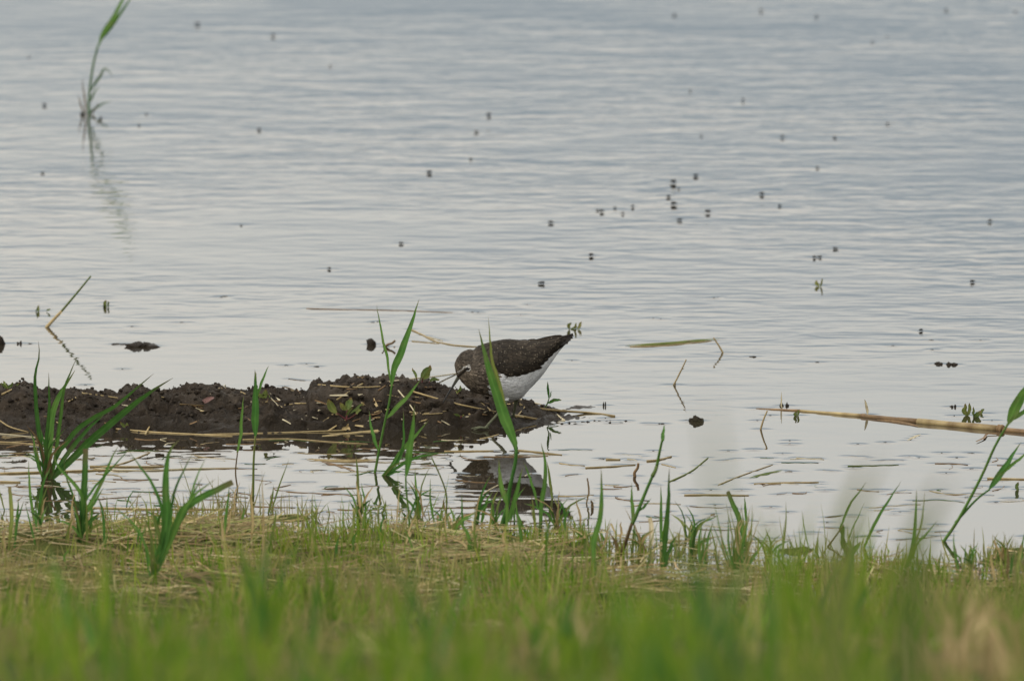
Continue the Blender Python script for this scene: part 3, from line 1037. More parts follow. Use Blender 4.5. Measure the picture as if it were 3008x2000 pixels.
def cane_seg(name, mat, a, b, d0, d1, lift=0.25):
    pa, pb = P(*a), P(*b)
    k = SC * pa.y
    n = 8
    t = np.linspace(0, 1, n)
    pts = np.array(pa)[None] * (1 - t)[:, None] + np.array(pb)[None] * t[:, None]
    r = (d0 + (d1 - d0) * t) * k / 2 * 1.08
    r = r * (1 + 0.05 * np.sin(t * 9 + d0))
    pts[:, 2] += r * lift
    v, f, tt = tube(pts, r, 12)
    mesh(name, v, f, mat, cane, attrs={'t': tt * 0.5})
    for q in pts[::2]:
        dimple(q, 0.0006, 0.012)


M_CANE = leaf_mat('cane_tan', (0.20, 0.13, 0.055), (0.47, 0.36, 0.17), (0.4, 0.3, 0.15), vary=False, transl=0.0, rough=0.35, nscale=40)
M_CANER = leaf_mat('cane_red', (0.12, 0.07, 0.035), (0.30, 0.19, 0.09), (0.2, 0.1, 0.06), vary=False, transl=0.0, rough=0.4, nscale=40)
cane_seg('internode', M_CANER, (2221, 1201), (2350, 1208), 4, 9)
cane_seg('internode', M_CANE, (2350, 1208), (2536, 1224), 8, 13)
cane_seg('node', M_CANER, (2533, 1224), (2543, 1225), 15, 15)
cane_seg('sheath', M_CANER, (2540, 1225), (2700, 1242), 13, 18)
cane_seg('internode', M_CANE, (2697, 1242), (2938, 1264), 20, 22)
cane_seg('node', M_STRAWB, (2933, 1264), (2946, 1265), 26, 26)
cane_seg('internode', M_CANER, (2944, 1265), (3160, 1286), 17, 14)
sp = [P(2575, 1234), P(2640, 1242), P(2700, 1254)]
v, f, t = ribbon(catmull([tuple(x + Vector((0, 0, 0.001))) for x in sp], 8), 0.009, 'leaf', face=(0, -0.5, 0.8))
mesh('husk', v, f, M_STRAWB, cane, attrs={'t': t * 0.5})
v, f, t = ribbon(catmull([tuple(P(a, b) + Vector((0, 0, 0.002))) for a, b in ((2868, 1300), (2890, 1290), (2900, 1278), (2930, 1276))], 8), 0.004, 'cut', face=(0, -0.5, 0.8))
mesh('husk', v, f, M_STRAWB, cane, attrs={'t': t * 0.5})

# ------------------------------------------------------------------ floating straws and leaves that stand out
for pp, w, mt, lab, fl in [
    ([(1837, 1016), (1971, 1009), (2015, 1004), (2116, 996)], 8, Yl, 'long green and yellow leaf floating behind the bird\'s tail', 'leaf'),
    ([(1850, 1019), (1950, 1016), (2090, 1002)], 4, S, 'thin straw floating against the green and yellow leaf', False),
    ([(900, 907), (1020, 910), (1150, 912), (1330, 919)], 3, SB, 'long faint straw floating in the open water behind the reed tip', False),
    ([(1205, 968), (1240, 984), (1285, 1006), (1345, 1016), (1402, 1020)], 5, S, 'branched dry grass stem floating behind the bird\'s head', False),
    ([(1210, 1003), (1290, 1010)], 4, S, 'short stem crossing the branched floating grass', False),
    ([(1255, 990), (1300, 1002)], 4, SPp, 'pale side branch of dry grass floating behind the head', False),
    ([(901, 1350), (1000, 1356), (1116, 1351)], 11, S, 'broad dry leaf floating left of the low splayed tuft', 'leaf'),
    ([(940, 1356), (990, 1368), (1050, 1388)], 9, SB, 'dark sunken leaf trailing off the broad floating leaf', 'leaf'),
    ([(945, 1437), (1000, 1436), (1058, 1434)], 7, Br, 'orange brown leaf floating alone in calm water', 'leaf'),
    ([(840, 1445), (950, 1450), (1070, 1455)], 3, SB, 'thin dark stem floating under the orange brown leaf', False),
    ([(713, 1292), (850, 1290), (960, 1298), (1080, 1305)], 5, S, 'long straw floating just off the ridge', False),
    ([(1720, 1375), (1800, 1371), (1866, 1366)], 6, S, 'straw floating with its end against the dark twig', False),
    ([(1780, 1350), (1822, 1351)], 7, S, 'short golden straw floating left of the jointed shoot', False),
    ([(1900, 1355), (1935, 1352), (1972, 1342)], 7, S, 'golden straw floating behind the jointed shoot', False),
    ([(1968, 1415), (2030, 1385), (2080, 1345)], 5, Yl, 'thin curved stem floating right of the jointed shoot', False),
    ([(1944, 1364), (1985, 1374)], 4, S, 'tiny straw floating right of the pale node', False),
    ([(2110, 1425), (2170, 1400), (2270, 1365)], 4, S, 'thin straw floating with a fork at one end', False),
    ([(2200, 1405), (2250, 1393), (2300, 1382)], 9, Yl, 'olive leaf floating beside the forked straw', 'leaf'),
    ([(2010, 1455), (2090, 1454), (2200, 1456)], 6, S, 'straight straw floating before the forked straw', False),
    ([(2215, 1422), (2310, 1418), (2405, 1417)], 5, S, 'tan straw floating right of the forked straw', False),
    ([(2490, 1369), (2570, 1368), (2640, 1366)], 4, Yl, 'thin greenish straw floating below the cane', False),
    ([(2665, 1295), (2690, 1283), (2705, 1277)], 9, SPp, 'pale dry leaf floating close under the cane', 'leaf'),
    ([(2422, 1520), (2450, 1518), (2478, 1514)], 6, Br, 'small orange leaf floating by the broken dark stalk', 'leaf'),
    ([(2900, 1406), (2950, 1407), (3030, 1409)], 7, S, 'golden straw floating behind the leaning reed stems', False),
    ([(0, 1392), (120, 1388), (230, 1384), (339, 1381)], 8, S, 'long straw floating through the foot of the arching tuft', False),
    ([(264, 1371), (370, 1372), (481, 1371)], 7, S, 'straw floating between the arching and cut-bladed tufts', False),
    ([(275, 1380), (360, 1362), (440, 1330)], 5, S, 'slanting straw floating across the bundle between the tufts', False),
    ([(280, 1378), (400, 1384), (560, 1378), (700, 1376)], 7, SPp, 'longest pale straw of the floating bundle left of the thin shoot', False),
    ([(271, 1492), (450, 1496), (705, 1496)], 6, S, 'long straw floating at the litter edge behind the cut-bladed tuft', False),
    ([(610, 1560), (690, 1548), (750, 1538), (790, 1530)], 24, SB, 'dark sodden leaf lying at the edge of the straw litter', 'leaf'),
    ([(0, 1416), (60, 1417)], 7, S, 'short straw floating left of the upright tuft', False),
    ([(0, 1300), (70, 1304), (170, 1316)], 7, S, 'wet straw floating at the ridge foot behind the arching tuft', False),
    ([(0, 1275), (90, 1284), (180, 1292)], 5, SPp, 'pale wet straw floating at the ridge foot', False),
    ([(1305, 1327), (1380, 1326), (1450, 1325)], 6, S, 'straw floating over the reflected legs of the bird', False),
    ([(1520, 1323), (1590, 1330), (1650, 1337)], 6, S, 'straw floating right of the crossing leaf\'s joint', False),
    ([(1420, 1342), (1520, 1342), (1610, 1340)], 4, SB, 'dark thin straw floating along the edge of the bird\'s reflection', False),
    ([(1410, 1290), (1440, 1284), (1465, 1276)], 4, S, 'small straw floating under the bird\'s lifted foot', False),
]:
    straw('straw' if fl != 'leaf' else 'dry_leaf', lab, 'straw' if fl != 'leaf' else 'leaf', pp, w, mt, flat=fl, on=0.0, lift=0.45)

# many alike bits of floating straw
fl_rng = random.Random(21)


def float_straws(n, x0, x1, y0, y1, label, group, lmin=0.02, lmax=0.11):
    for i in range(n):
        c = P(fl_rng.uniform(x0, x1), fl_rng.uniform(y0, y1))
        if mud_h(c.x, c.y) > -0.004 or terrain_h(c.x, c.y) > -0.001:
            continue
        a = fl_rng.gauss(0, 0.8)
        ln = fl_rng.uniform(lmin, lmax) * fl_rng.uniform(0.4, 1)
        d = Vector((math.cos(a), math.sin(a), 0)) * ln / 2
        bend = Vector((-d.y, d.x, 0)) * fl_rng.gauss(0, 0.45)
        r = fl_rng.uniform(0.0004, 0.0012)
        pts = catmull([tuple(c - d), tuple(c + bend), tuple(c + d)], 6)
        pts[:, 2] = r * 0.3
        v, f, t = tube(pts, np.linspace(r, r * 0.6, 6), 5)
        fm = fl_rng.choice([S, SPp, SB, SB, SB, M_DARK])
        o = mesh('floating_straw', v, f, fm, origin=c, attrs={'t': t})
        tag(o, label % MATWORD[fm.name], 'straw', group)
        for q in pts[::2]:
            dimple(q, 0.0005, 0.009)


float_straws(112, -60, 700, 1285, 1530, 'short %s bit of stalk floating among the left-hand tufts before the ridge', 'straw bits floating among the tufts')
float_straws(80, 700, 1420, 1285, 1520, 'short %s bit of stalk floating between the ridge and the shore litter', 'straw bits floating before the ridge')
float_straws(80, 1520, 3060, 1320, 1600, 'short %s bit of stalk floating on the open shallows right of the bird', 'straw bits floating on the open shallows')


# ------------------------------------------------------------------ small floating specks, clods, water seedlings
def clod(label, cat, px, py, wpx, hpx, seed, group=None, mat=M_MUD, dpx=None, n=3, name='mud_clod'):
    p = P(px, py)
    k = SC * p.y
    V, F = [], []
    kk = 0
    rr = random.Random(seed)
    for i in range(n):
        sx = wpx * k / 2 * (1 if n == 1 else rr.uniform(0.35, 0.6))
        sz = hpx * k * rr.uniform(0.55, 1)
        b = lump(seed * 3 + i, sx, sx * rr.uniform(0.7, 1.1), sz, 0.55, 2.0)
        off = np.array([0 if n == 1 else rr.uniform(-0.5, 0.5) * wpx * k * 0.7, rr.uniform(-1, 1) * sx * 0.5 if n > 1 else 0, 0])
        V.append(b + off + np.array(p))
        F.append(ICO_F + kk)
        kk += len(b)
    o = mesh(name, np.vstack(V), np.vstack(F).tolist(), mat, origin=p)
    tag(o, label, cat, group)
    dimple(p, 0.0009, max(0.010, wpx * k * 0.55))
    return o


clod('long low knobbly mud clod breaking the calm water behind the ridge', 'mud clod', 422, 1018, 88, 14, 1, n=9)
clod('thin mud sliver lying left of the knobbly clod', 'mud clod', 360, 1013, 60, 4, 2, n=2)
clod('large rounded mud clod in the water beyond the ridge\'s end', 'mud clod', 2, 1012, 42, 30, 3, n=4)
clod('small mud lump beside the large rounded clod', 'mud clod', 57, 1010, 18, 10, 4, n=2)
clod('flat mud crumb trailing from the small lump', 'mud clod', 80, 1011, 26, 4, 5, n=2)
clod('round dark mud ball in the water behind the ridge\'s high clod', 'mud clod', 1092, 1013, 28, 22, 6, n=1)
clod('dark mud lump at the thin end of the floating cane', 'mud clod', 2305, 1193, 30, 17, 7, n=3)
clod('low mud patch in the water off the ridge\'s right end', 'mud clod', 2035, 1238, 60, 18, 8, n=5)
clod('pair of low crumbly clods awash in the ripples above the cane', 'mud clod', 2752, 1070, 40, 8, 9, n=4)
clod('crumbly low clod awash beside its twin above the cane', 'mud clod', 2800, 1072, 40, 8, 10, n=4)
clod('dark clod awash at the foot of the far reed', 'mud clod', 243, 338, 16, 12, 12, n=2)
clod('dark clod right of the far reed\'s foot', 'mud clod', 293, 352, 15, 12, 13, n=2)
clod('dark stump-like clod standing off the ridge beyond the mud patch', 'mud clod', 1775, 1192, 12, 14, 14, n=2)
clod('dark mud crumb beside the floating seedling right of the cane', 'mud clod', 2800, 1196, 22, 8, 15, n=3)
# forked twig behind the ridge
plant('dark_twig', 'small forked dark twig beside the round mud ball', 'twig', (1132, 1020), [
    (ST, M_STRAWB, [(1126, 1022), (1140, 1012), (1152, 1008), (1161, 1000)], 9, 'stem', 0.0),
    (ST, M_STRAWB, [(1130, 1020), (1128, 1010), (1122, 1001)], 5, 'stem', 0.0),
    (ST, M_STRAWB, [(1140, 1020), (1152, 1024), (1160, 1018)], 6, 'stem', 0.0)])

# wet mud scraps right of the bird
wm = random.Random(9)
for i in range(22):
    x = wm.uniform(1590, 2040)
    y = 1238 + wm.gauss(0, 8) + (x - 1590) * 0.005
    clod('small wet mud scrap strewn off the ridge\'s right end', 'mud clod', x, y, wm.uniform(8, 34), wm.uniform(2, 5), 40 + i, 'mud scraps off the ridge', n=2)


def seedling(name, label, base, leaves, stems=(), mat=M_SEEDL, stmat=M_REDST, group=None):
    """small broad-leaved seedling: leaves = (trace base->tip, width px)"""
    pcs = [('leaf', mat, pp, w, 'leaf') for pp, w in leaves]
    pcs += [('stalk', stmat, pp, w, 'stem') for pp, w in stems]
    return plant(name, label, 'seedling', base, pcs, group, under=0.003)


seedling('goosefoot_seedling', 'red-stalked seedling with spread green leaves on the mud slope', (1018, 1232),
         [([(990, 1214), (975, 1198), (968, 1184), (966, 1172)], 25), ([(1018, 1205), (1008, 1195), (1000, 1180)], 17), ([(1022, 1205), (1024, 1188), (1034, 1166)], 22),
          ([(1043, 1218), (1055, 1204), (1070, 1187)], 12), ([(1028, 1215), (1044, 1200), (1066, 1178)], 9), ([(1018, 1226), (1024, 1212), (1038, 1198)], 9)],
         [([(1018, 1232), (1005, 1224), (989, 1213)], 5), ([(1018, 1232), (1032, 1226), (1046, 1216)], 5), ([(1018, 1234), (1019, 1215), (1021, 1203)], 6)])
seedling('goosefoot_seedling', 'yellow green seedling on the mud behind the broad-leaved shoot', (772, 1172),
         [([(770, 1170), (764, 1162), (757, 1160)], 14), ([(772, 1168), (778, 1158), (782, 1142)], 17), ([(774, 1170), (786, 1166), (790, 1155)], 16), ([(770, 1172), (780, 1186), (792, 1196)], 9)],
         [([(772, 1174), (773, 1164)], 4)])
seedling('goosefoot_seedling', 'toothed yellow green seedling on the ridge before the bird\'s face', (1240, 1122),
         [([(1241, 1112), (1246, 1098), (1258, 1084), (1264, 1072)], 24), ([(1243, 1112), (1258, 1104), (1269, 1088)], 16), ([(1222, 1112), (1217, 1098), (1208, 1079)], 9), ([(1262, 1120), (1276, 1114), (1290, 1113)], 11)],
         [([(1240, 1124), (1242, 1110)], 4), ([(1230, 1124), (1222, 1110)], 3), ([(1255, 1132), (1263, 1120)], 3)])
seedling('goosefoot_seedling', 'small three-leaved seedling at the left end of the ridge', (22, 1142),
         [([(22, 1138), (16, 1128), (12, 1120)], 9), ([(24, 1138), (32, 1130), (38, 1119)], 9), ([(20, 1140), (8, 1132), (0, 1126)], 7), ([(26, 1140), (44, 1136), (58, 1124)], 7)],
         [([(22, 1144), (22, 1136)], 4)])
seedling('goosefoot_seedling', 'tiny two-leaved seedling with red heart under the bird\'s breast', (1352, 1228),
         [([(1352, 1224), (1345, 1220), (1334, 1219)], 9), ([(1353, 1228), (1349, 1234), (1342, 1236)], 12), ([(1354, 1225), (1360, 1221), (1366, 1222)], 5)],
         [([(1352, 1230), (1356, 1222)], 6)])
seedling('goosefoot_seedling', 'yellow leaf sprout on the ridge below the bird\'s bill', (1344, 1160),
         [([(1346, 1156), (1352, 1146), (1354, 1130)], 9), ([(1344, 1160), (1340, 1150), (1336, 1144)], 5)], [([(1343, 1166), (1346, 1154)], 4)])
seedling('goosefoot_seedling', 'bright green sprout in a hollow of the mud behind the arching blades', (370, 1252),
         [([(370, 1252), (364, 1245), (360, 1238)], 10), ([(371, 1252), (374, 1246), (380, 1250)], 7)], [([(370, 1254), (371, 1250)], 3)])
seedling('willowherb_sprout', 'slim dark sprout with narrow leaves on the ridge\'s right end', (1601, 1196),
         [([(1612, 1172), (1611, 1150), (1609, 1122)], 8), ([(1608, 1184), (1628, 1176), (1651, 1173)], 11), ([(1614, 1170), (1619, 1160), (1624, 1147)], 4)],
         [([(1601, 1197), (1607, 1186), (1613, 1170)], 4)], mat=M_DARK, stmat=M_GREEN)
seedling('dead_leaf', 'pinkish dry leaf lying on the mud slope', (600, 1180), [([(594, 1182), (608, 1174), (632, 1168)], 16)], mat=leaf_mat('pink_leaf', (0.30, 0.16, 0.14), (0.38, 0.24, 0.2), (0.3, 0.2, 0.2)))
seedling('dead_leaf', 'curled ochre leaf at the foot of the mud seedling', (1015, 1264), [([(1003, 1262), (1016, 1256), (1028, 1260)], 12), ([(1018, 1256), (1020, 1250), (1021, 1243)], 6)], mat=M_STRAW)

for lab, base, lv in [
    ('three-leaved yellow green water sprout behind the bird\'s tail', (1682, 968), [([(1672, 965), (1671, 955), (1674, 946)], 11), ([(1690, 966), (1691, 957), (1690, 950)], 7), ([(1699, 966), (1702, 956), (1705, 945)], 10), ([(1676, 966), (1684, 962), (1690, 960)], 6)]),
    ('small green water sprout alone among the far ripples', (2406, 842), [([(2404, 840), (2400, 833), (2402, 825)], 11), ([(2410, 842), (2412, 832), (2414, 820)], 6)]),
    ('brownish two-leaved water sprout beyond the broken stalk', (313, 902), [([(312, 902), (311, 892), (314, 883)], 11), ([(309, 902), (306, 896), (306, 890)], 7), ([(317, 901), (318, 892), (317, 886)], 6)]),
    ('dark twin-leaved water sprout left of the broken stalk', (109, 916), [([(106, 916), (105, 907), (105, 898)], 5), ([(113, 916), (114, 908), (113, 901)], 8), ([(137, 912), (142, 909), (147, 904)], 6)]),
    ('broad upright green water sprout behind the floating cane', (2840, 1222), [([(2839, 1220), (2833, 1205), (2838, 1183)], 17), ([(2842, 1220), (2848, 1205), (2850, 1186)], 11)]),
    ('brown cupped water sprout next to the broad green one', (2866, 1226), [([(2862, 1226), (2860, 1212), (2861, 1193)], 8), ([(2866, 1226), (2872, 1214), (2880, 1204)], 16), ([(2860, 1224), (2868, 1218), (2878, 1216)], 12)]),
    ('small pointed water sprout right of the brown cupped one', (2887, 1216), [([(2884, 1216), (2888, 1208), (2894, 1202)], 9)]),
    ('yellow leaf bud against the thin end of the floating cane', (2338, 1222), [([(2338, 1222), (2336, 1214), (2340, 1205)], 11), ([(2342, 1220), (2346, 1212), (2344, 1207)], 7)]),
    ('narrow green leaf bud floating right of the leaning reed', (2992, 1440), [([(2992, 1442), (2990, 1430), (2994, 1416)], 12)]),
]:
    seedling('water_sprout', lab, base, lv)

spk = random.Random(77)
M_SPECK = leaf_mat('debris', (0.03, 0.03, 0.025), (0.07, 0.06, 0.04), (0.05, 0.05, 0.04), vary=False, transl=0.0)
for x, y, w in [(1388, 918, 12), (1405, 919, 8), (1095, 948, 14), (1110, 946, 10), (1548, 896, 6), (1919, 936, 7), (1941, 938, 5), (2097, 876, 7), (2109, 874, 4),
                (660, 872, 18), (650, 874, 12), (534, 948, 14), (388, 960, 12), (2622, 1016, 12), (2735, 1000, 16), (2738, 1028, 14), (2400, 1065, 16), (2212, 1049, 22),
                (2224, 1236, 8), (2320, 1295, 8), (2299, 1333, 8), (2767, 1331, 10), (2913, 1236, 8), (2262, 1221, 10), (2803, 1222, 8), (2600, 1300, 14), (1920, 1325, 12),
                (2140, 1325, 10), (1810, 1460, 12), (2838, 1462, 14), (2925, 1476, 16), (2314, 1505, 10), (2266, 1490, 8), (85, 1324, 10), (25, 1320, 10), (40, 1360, 20),
                (418, 1484, 14), (1358, 1530, 12), (1070, 1330, 10), (2430, 1535, 12), (2700, 1345, 10), (2520, 1305, 10), (2960, 1350, 10), (2810, 1345, 12), (2780, 1390, 8),
                (1530, 925, 5), (1680, 1060, 6), (2880, 1000, 8), (900, 1070, 10), (840, 1074, 14), (930, 1078, 20), (360, 1085, 8), (250, 1132, 12)]:
    p = P(x, y)
    k = SC * p.y
    o = mesh('debris_speck', lump(spk.randint(0, 99), w * k / 2, w * k * spk.uniform(0.3, 0.6), max(0.0012, w * k * 0.16), 0.5) + np.array(p), ICO_F.tolist(), M_SPECK, origin=p)
    tag(o, 'small dark speck of plant debris floating on the water', 'debris', 'specks of floating debris')
    dimple(p, 0.0007, max(0.010, w * k * 0.9))

nb_ = random.Random(31)
for i in range(85):
    x, y = nb_.uniform(-20, 3030), nb_.uniform(1290, 1600)
    p = P(x, y)
    if mud_h(p.x, p.y) > -0.003 or terrain_h(p.x, p.y) > -0.001 or 1300 < x < 1660:
        continue
    k = SC * p.y
    w = nb_.uniform(8, 26)
    lm = nb_.choice([M_SPECK, M_STRAWB, M_SPECK, M_BROWN])
    o = mesh('leaf_fragment', lump(nb_.randint(0, 99), w * k / 2, w * k * nb_.uniform(0.25, 0.9), max(0.0009, w * k * nb_.uniform(0.03, 0.14)), 0.75, 1.4) + np.array(p), ICO_F.tolist(), lm, origin=p)
    tag(o, 'sodden %s leaf fragment floating in the shallows before the shore' % MATWORD[lm.name], 'leaf fragment', 'leaf fragments in the shallows')
    dimple(p, nb_.uniform(0.0005, 0.0011), max(0.012, w * k))
for y, x0, x1 in ((1439, 1335, 1470), (1462, 1345, 1420), (1464, 1432, 1470), (1461, 1530, 1570)):
    for x in np.arange(x0, x1, 10):
        dimple(P(x, y), 0.00045, 0.012)

# ------------------------------------------------------------------ little flies standing on the water
M_FLY, Nn, L = new_mat('fly_body')
o_ = Nn('ShaderNodeOutputMaterial')
b_ = Nn('ShaderNodeBsdfPrincipled')
L(mix_rgb(Nn, L, noise_node(Nn, L, 900, 2), (0.012, 0.012, 0.012), (0.03, 0.028, 0.025)), b_.inputs['Base Color'])
b_.inputs['Roughness'].default_value = 0.5
L(b_.outputs[0], o_.inputs['Surface'])


def fly_mesh():
    V, F = [], []

    def add(v, f):
        k = sum(len(a) for a in V)
        V.append(np.asarray(v))
        F.extend([tuple(i + k for i in q) for q in f])
    tr = ICO_F.tolist()
    add(ICO_V * [0.0014, 0.0013, 0.0012] + [0, 0, 0.0021], tr)                 # thorax
    add(ICO_V * [0.0019, 0.0012, 0.0011] + [0.0020, 0, 0.0019], tr)            # abdomen
    add(ICO_V * [0.0008, 0.0009, 0.0008] + [-0.0017, 0, 0.0021], tr)           # head
    for s in (-1, 1):
        add([(0, s * 0.0003, 0.0032), (0.002, s * 0.0014, 0.0034), (0.0044, s * 0.0012, 0.0031), (0.0042, s * 0.0002, 0.0031)], [(0, 1, 2, 3)])
        for x in (-0.0012, 0.0002, 0.0014):
            v, f, _ = tube([(x * 0.5, s * 0.0006, 0.0018), (x * 1.2, s * 0.0018, 0.0020), (x * 1.8, s * 0.0026, 0.0)], 0.0001, 4)
            add(v, f)
    return np.vstack(V), F


fv, ff = fly_mesh()
fly_data = None
fly_rng = random.Random(4)
FLIES = [(85, 170), (129, 312), (430, 337), (408, 371), (760, 384), (803, 108), (969, 197), (127, 511), (578, 74), (1434, 341), (1401, 391), (1382, 470), (1259, 510),
         (1983, 47), (1757, 621), (1769, 625), (1805, 613), (1829, 630), (1858, 610), (1976, 540), (1962, 581), (1981, 604), (1994, 555), (1620, 657), (2778, 32), (2563, 126),
         (2606, 111), (2028, 268), (2183, 298), (2607, 367), (2060, 401), (2298, 406), (2450, 407), (2401, 496), (2042, 519), (2236, 574), (2292, 608), (2077, 627), (2907, 653),
         (2237, 36), (2397, 51), (2983, 37), (1994, 649), (1738, 754), (708, 664), (966, 792), (2406, 758), (2393, 759), (2456, 733), (2858, 831), (2704, 974), (1588, 835), (1180, 718)]
for x, y in FLIES:
    p = P(x, y)
    if fly_data is None:
        o = mesh('water_fly', fv, ff, M_FLY)
        fly_data = o.data
    else:
        o = bpy.data.objects.new('water_fly', fly_data)
        COL.objects.link(o)
    o.location = p
    o.rotation_euler = (0, 0, fly_rng.random() * 6.28)
    s = fly_rng.uniform(1.0, 1.9)
    o.scale = (s, s * fly_rng.uniform(0.8, 1.2), s * fly_rng.uniform(0.8, 1.25))
    dimple(p, 0.0005, 0.016)
    tag(o, 'tiny dark fly standing on the open rippled water', 'fly', 'small flies on the open water')

# ------------------------------------------------------------------ the sandpiper
YB = P(1470, 1253).y
KB = SC * YB
# outline pairs (back edge, belly edge, half width) from rump to forehead, photo pixels
SEC = [((1668, 986), (1664, 1004), 7), ((1652, 988), (1650, 1020), 14), ((1632, 991), (1634, 1040), 22), ((1604, 998), (1611, 1073), 35), ((1565, 1001), (1585, 1108), 51),
       ((1525, 1000), (1553, 1142), 63), ((1490, 998), (1522, 1170), 70), ((1455, 1003), (1478, 1171), 71), ((1425, 1011), (1440, 1161), 65), ((1403, 1020), (1408, 1154), 55),
       ((1389, 1029), (1386, 1146), 45), ((1373, 1030), (1371, 1134), 38), ((1357, 1037), (1359, 1122), 33), ((1345, 1051), (1350, 1114), 24), ((1338, 1067), (1344, 1109), 14), ((1336, 1080), (1341, 1103), 6)]
_st = np.array([s[0] for s in SEC], float)
_sb = np.array([s[1] for s in SEC], float)
_sw = np.array([s[2] for s in SEC], float)


def cr1(arr, s):
    """Catmull-Rom through rows of arr, s in 0..1"""
    n = len(arr) - 1
    x = np.clip(s, 0, 1) * n
    i = int(min(math.floor(x), n - 1))
    t = x - i
    g = lambda j: arr[min(max(j, 0), n)]
    a, b, c, d = g(i - 1), g(i), g(i + 1), g(i + 2)
    return 0.5 * (2 * b + (c - a) * t + (2 * a - 5 * b + 4 * c - d) * t * t + (3 * b - a - 3 * c + d) * t ** 3)


def body_pt(s, phi, grow=0.0):
    tp, bt, w = cr1(_st, s), cr1(_sb, s), cr1(_sw, s)
    c, a = (tp + bt) / 2, (tp - bt) / 2
    la = np.linalg.norm(a)
    a = a * (1 + grow / la)
    w = w + grow
    q = c + a * math.cos(phi)
    p = Q(q[0], q[1], YB)
    p.y -= w * KB * math.sin(phi) * (1.0 - 0.12 * max(math.cos(phi), 0))
    return p


def build_body():
    ns, nf = 64, 44
    V, F = [], []
    for i in range(ns):
        for j in range(nf):
            V.append(tuple(body_pt(i / (ns - 1), 2 * math.pi * j / nf)))
    for i in range(ns - 1):
        for j in range(nf):
            k = (j + 1) % nf
            F.append((i * nf + j, i * nf + k, (i + 1) * nf + k, (i + 1) * nf + j))
    F.append(tuple(range(nf))[::-1])
    F.append(tuple((ns - 1) * nf + j for j in range(nf)))

    def add(v, f):
        k = len(V)
        V.extend([tuple(x) for x in v])
        F.extend([tuple(i + k for i in q) for q in f])
    # thighs, shanks, toes
    for path, toes in (
        ([(1502, 1146, -0.010, 9), (1491, 1170, -0.014, 6.2), (1477, 1199, -0.026, 5.4), (1462, 1216, -0.031, 4.2), (1442, 1238, -0.038, 4.0), (1424, 1259, -0.043, 4.6)], [(-1, 0.1), (-0.8, -0.6), (-0.75, 0.65), (0.9, 0.2)]),
        ([(1520, 1158, 0.010, 11), (1516, 1178, 0.016, 7), (1512, 1200, 0.022, 4.8), (1509, 1216, 0.027, 4.2), (1505, 1232, 0.031, 4.0), (1502, 1246, 0.034, 4.4)], [(-1, 0.1), (-0.8, -0.6), (-0.75, 0.65), (0.9, 0.2)])):
        pts = catmull([tuple(Q(a, b, YB + c)) for a, b, c, _ in path], 18)
        rad = np.interp(np.linspace(0, 1, 18), np.linspace(0, 1, len(path)), [r * KB for *_, r in path])
        v, f, _ = tube(pts, rad, 10)
        add(v, f)
        ft = Vector(pts[-1])
        for dx, dy in toes:
            ln = 0.021 if dx < 0 else 0.006
            d = Vector((dx, dy, 0)).normalized() * ln
            tp = [ft + Vector((0, 0, 0.001)), ft + d * 0.5 + Vector((0, 0, 0.0018)), ft + d + Vector((0, 0, -0.0004))]
            v, f, _ = tube(catmull([tuple(x) for x in tp], 7), np.linspace(0.0019, 0.0011, 7), 8)
            add(v, f)
    me = bpy.data.meshes.new('tmp')
    me.from_pydata(V, [], F)
    o = bpy.data.objects.new('tmp', me)
    COL.objects.link(o)
    m = o.modifiers.new('r', 'REMESH')
    m.mode = 'VOXEL'
    m.voxel_size = 0.00085
    s = o.modifiers.new('s', 'SMOOTH')
    s.iterations = 5
    s.factor = 0.5
    dg = bpy.context.evaluated_depsgraph_get()
    res = bpy.data.meshes.new_from_object(o.evaluated_get(dg))
    bpy.data.objects.remove(o)
    n = len(res.vertices)
    co = np.empty(n * 3, np.float32)
    res.vertices.foreach_get('co', co)
    co = co.reshape(-1, 3).astype(float)
    fs = [tuple(p.vertices) for p in res.polygons]
    return co, fs


body_co, body_f = build_body()
bvh = BVHTree.FromPolygons([Vector(c) for c in body_co], body_f)

WING = [(1437, 1050), (1441, 1068), (1452, 1086), (1464, 1099), (1480, 1106), (1497, 1110), (1526, 1107), (1553, 1092), (1575, 1086), (1590, 1080), (1595, 1065), (1607, 1056), (1619, 1047),
        (1641, 1023), (1667, 1010), (1682, 992), (1684, 983), (1645, 985), (1600, 994), (1540, 992), (1480, 990), (1445, 1000)]


def in_poly(x, y, poly):
    c = False
    j = len(poly) - 1
    for i in range(len(poly)):
        (xi, yi), (xj, yj) = poly[i], poly[j]
        if (yi > y) != (yj > y) and x < (xj - xi) * (y - yi) / (yj - yi) + xi:
            c = not c
        j = i
    return c


def seg_d(x, y, a, b):
    ax, ay = a
    bx, by = b
    t = max(0, min(1, ((x - ax) * (bx - ax) + (y - ay) * (by - ay)) / ((bx - ax) ** 2 + (by - ay) ** 2)))
    return math.hypot(x - ax - t * (bx - ax), y - ay - t * (by - ay))


BELLY_EDGE = [(1000, 1470), (1075, 1468), (1099, 1466), (1112, 1458), (1122, 1444), (1135, 1433), (1150, 1432), (1165, 1440), (1300, 1445)]   # (py, px): brown bib left of this, white right
LOW_EDGE_X = [1437, 1464, 1497, 1526, 1553, 1590, 1607, 1641, 1667, 1684]
LOW_EDGE_Y = [1060, 1098, 1109, 1107, 1092, 1078, 1056, 1023, 1010, 992]
C_BACK = np.array([0.028, 0.0215, 0.0145])
C_HEAD = np.array([0.070, 0.056, 0.041])
C_BIB = np.array([0.088, 0.071, 0.054])
C_WHITE = np.array([0.88, 0.88, 0.88])
C_LEG = np.array([0.12, 0.125, 0.075])


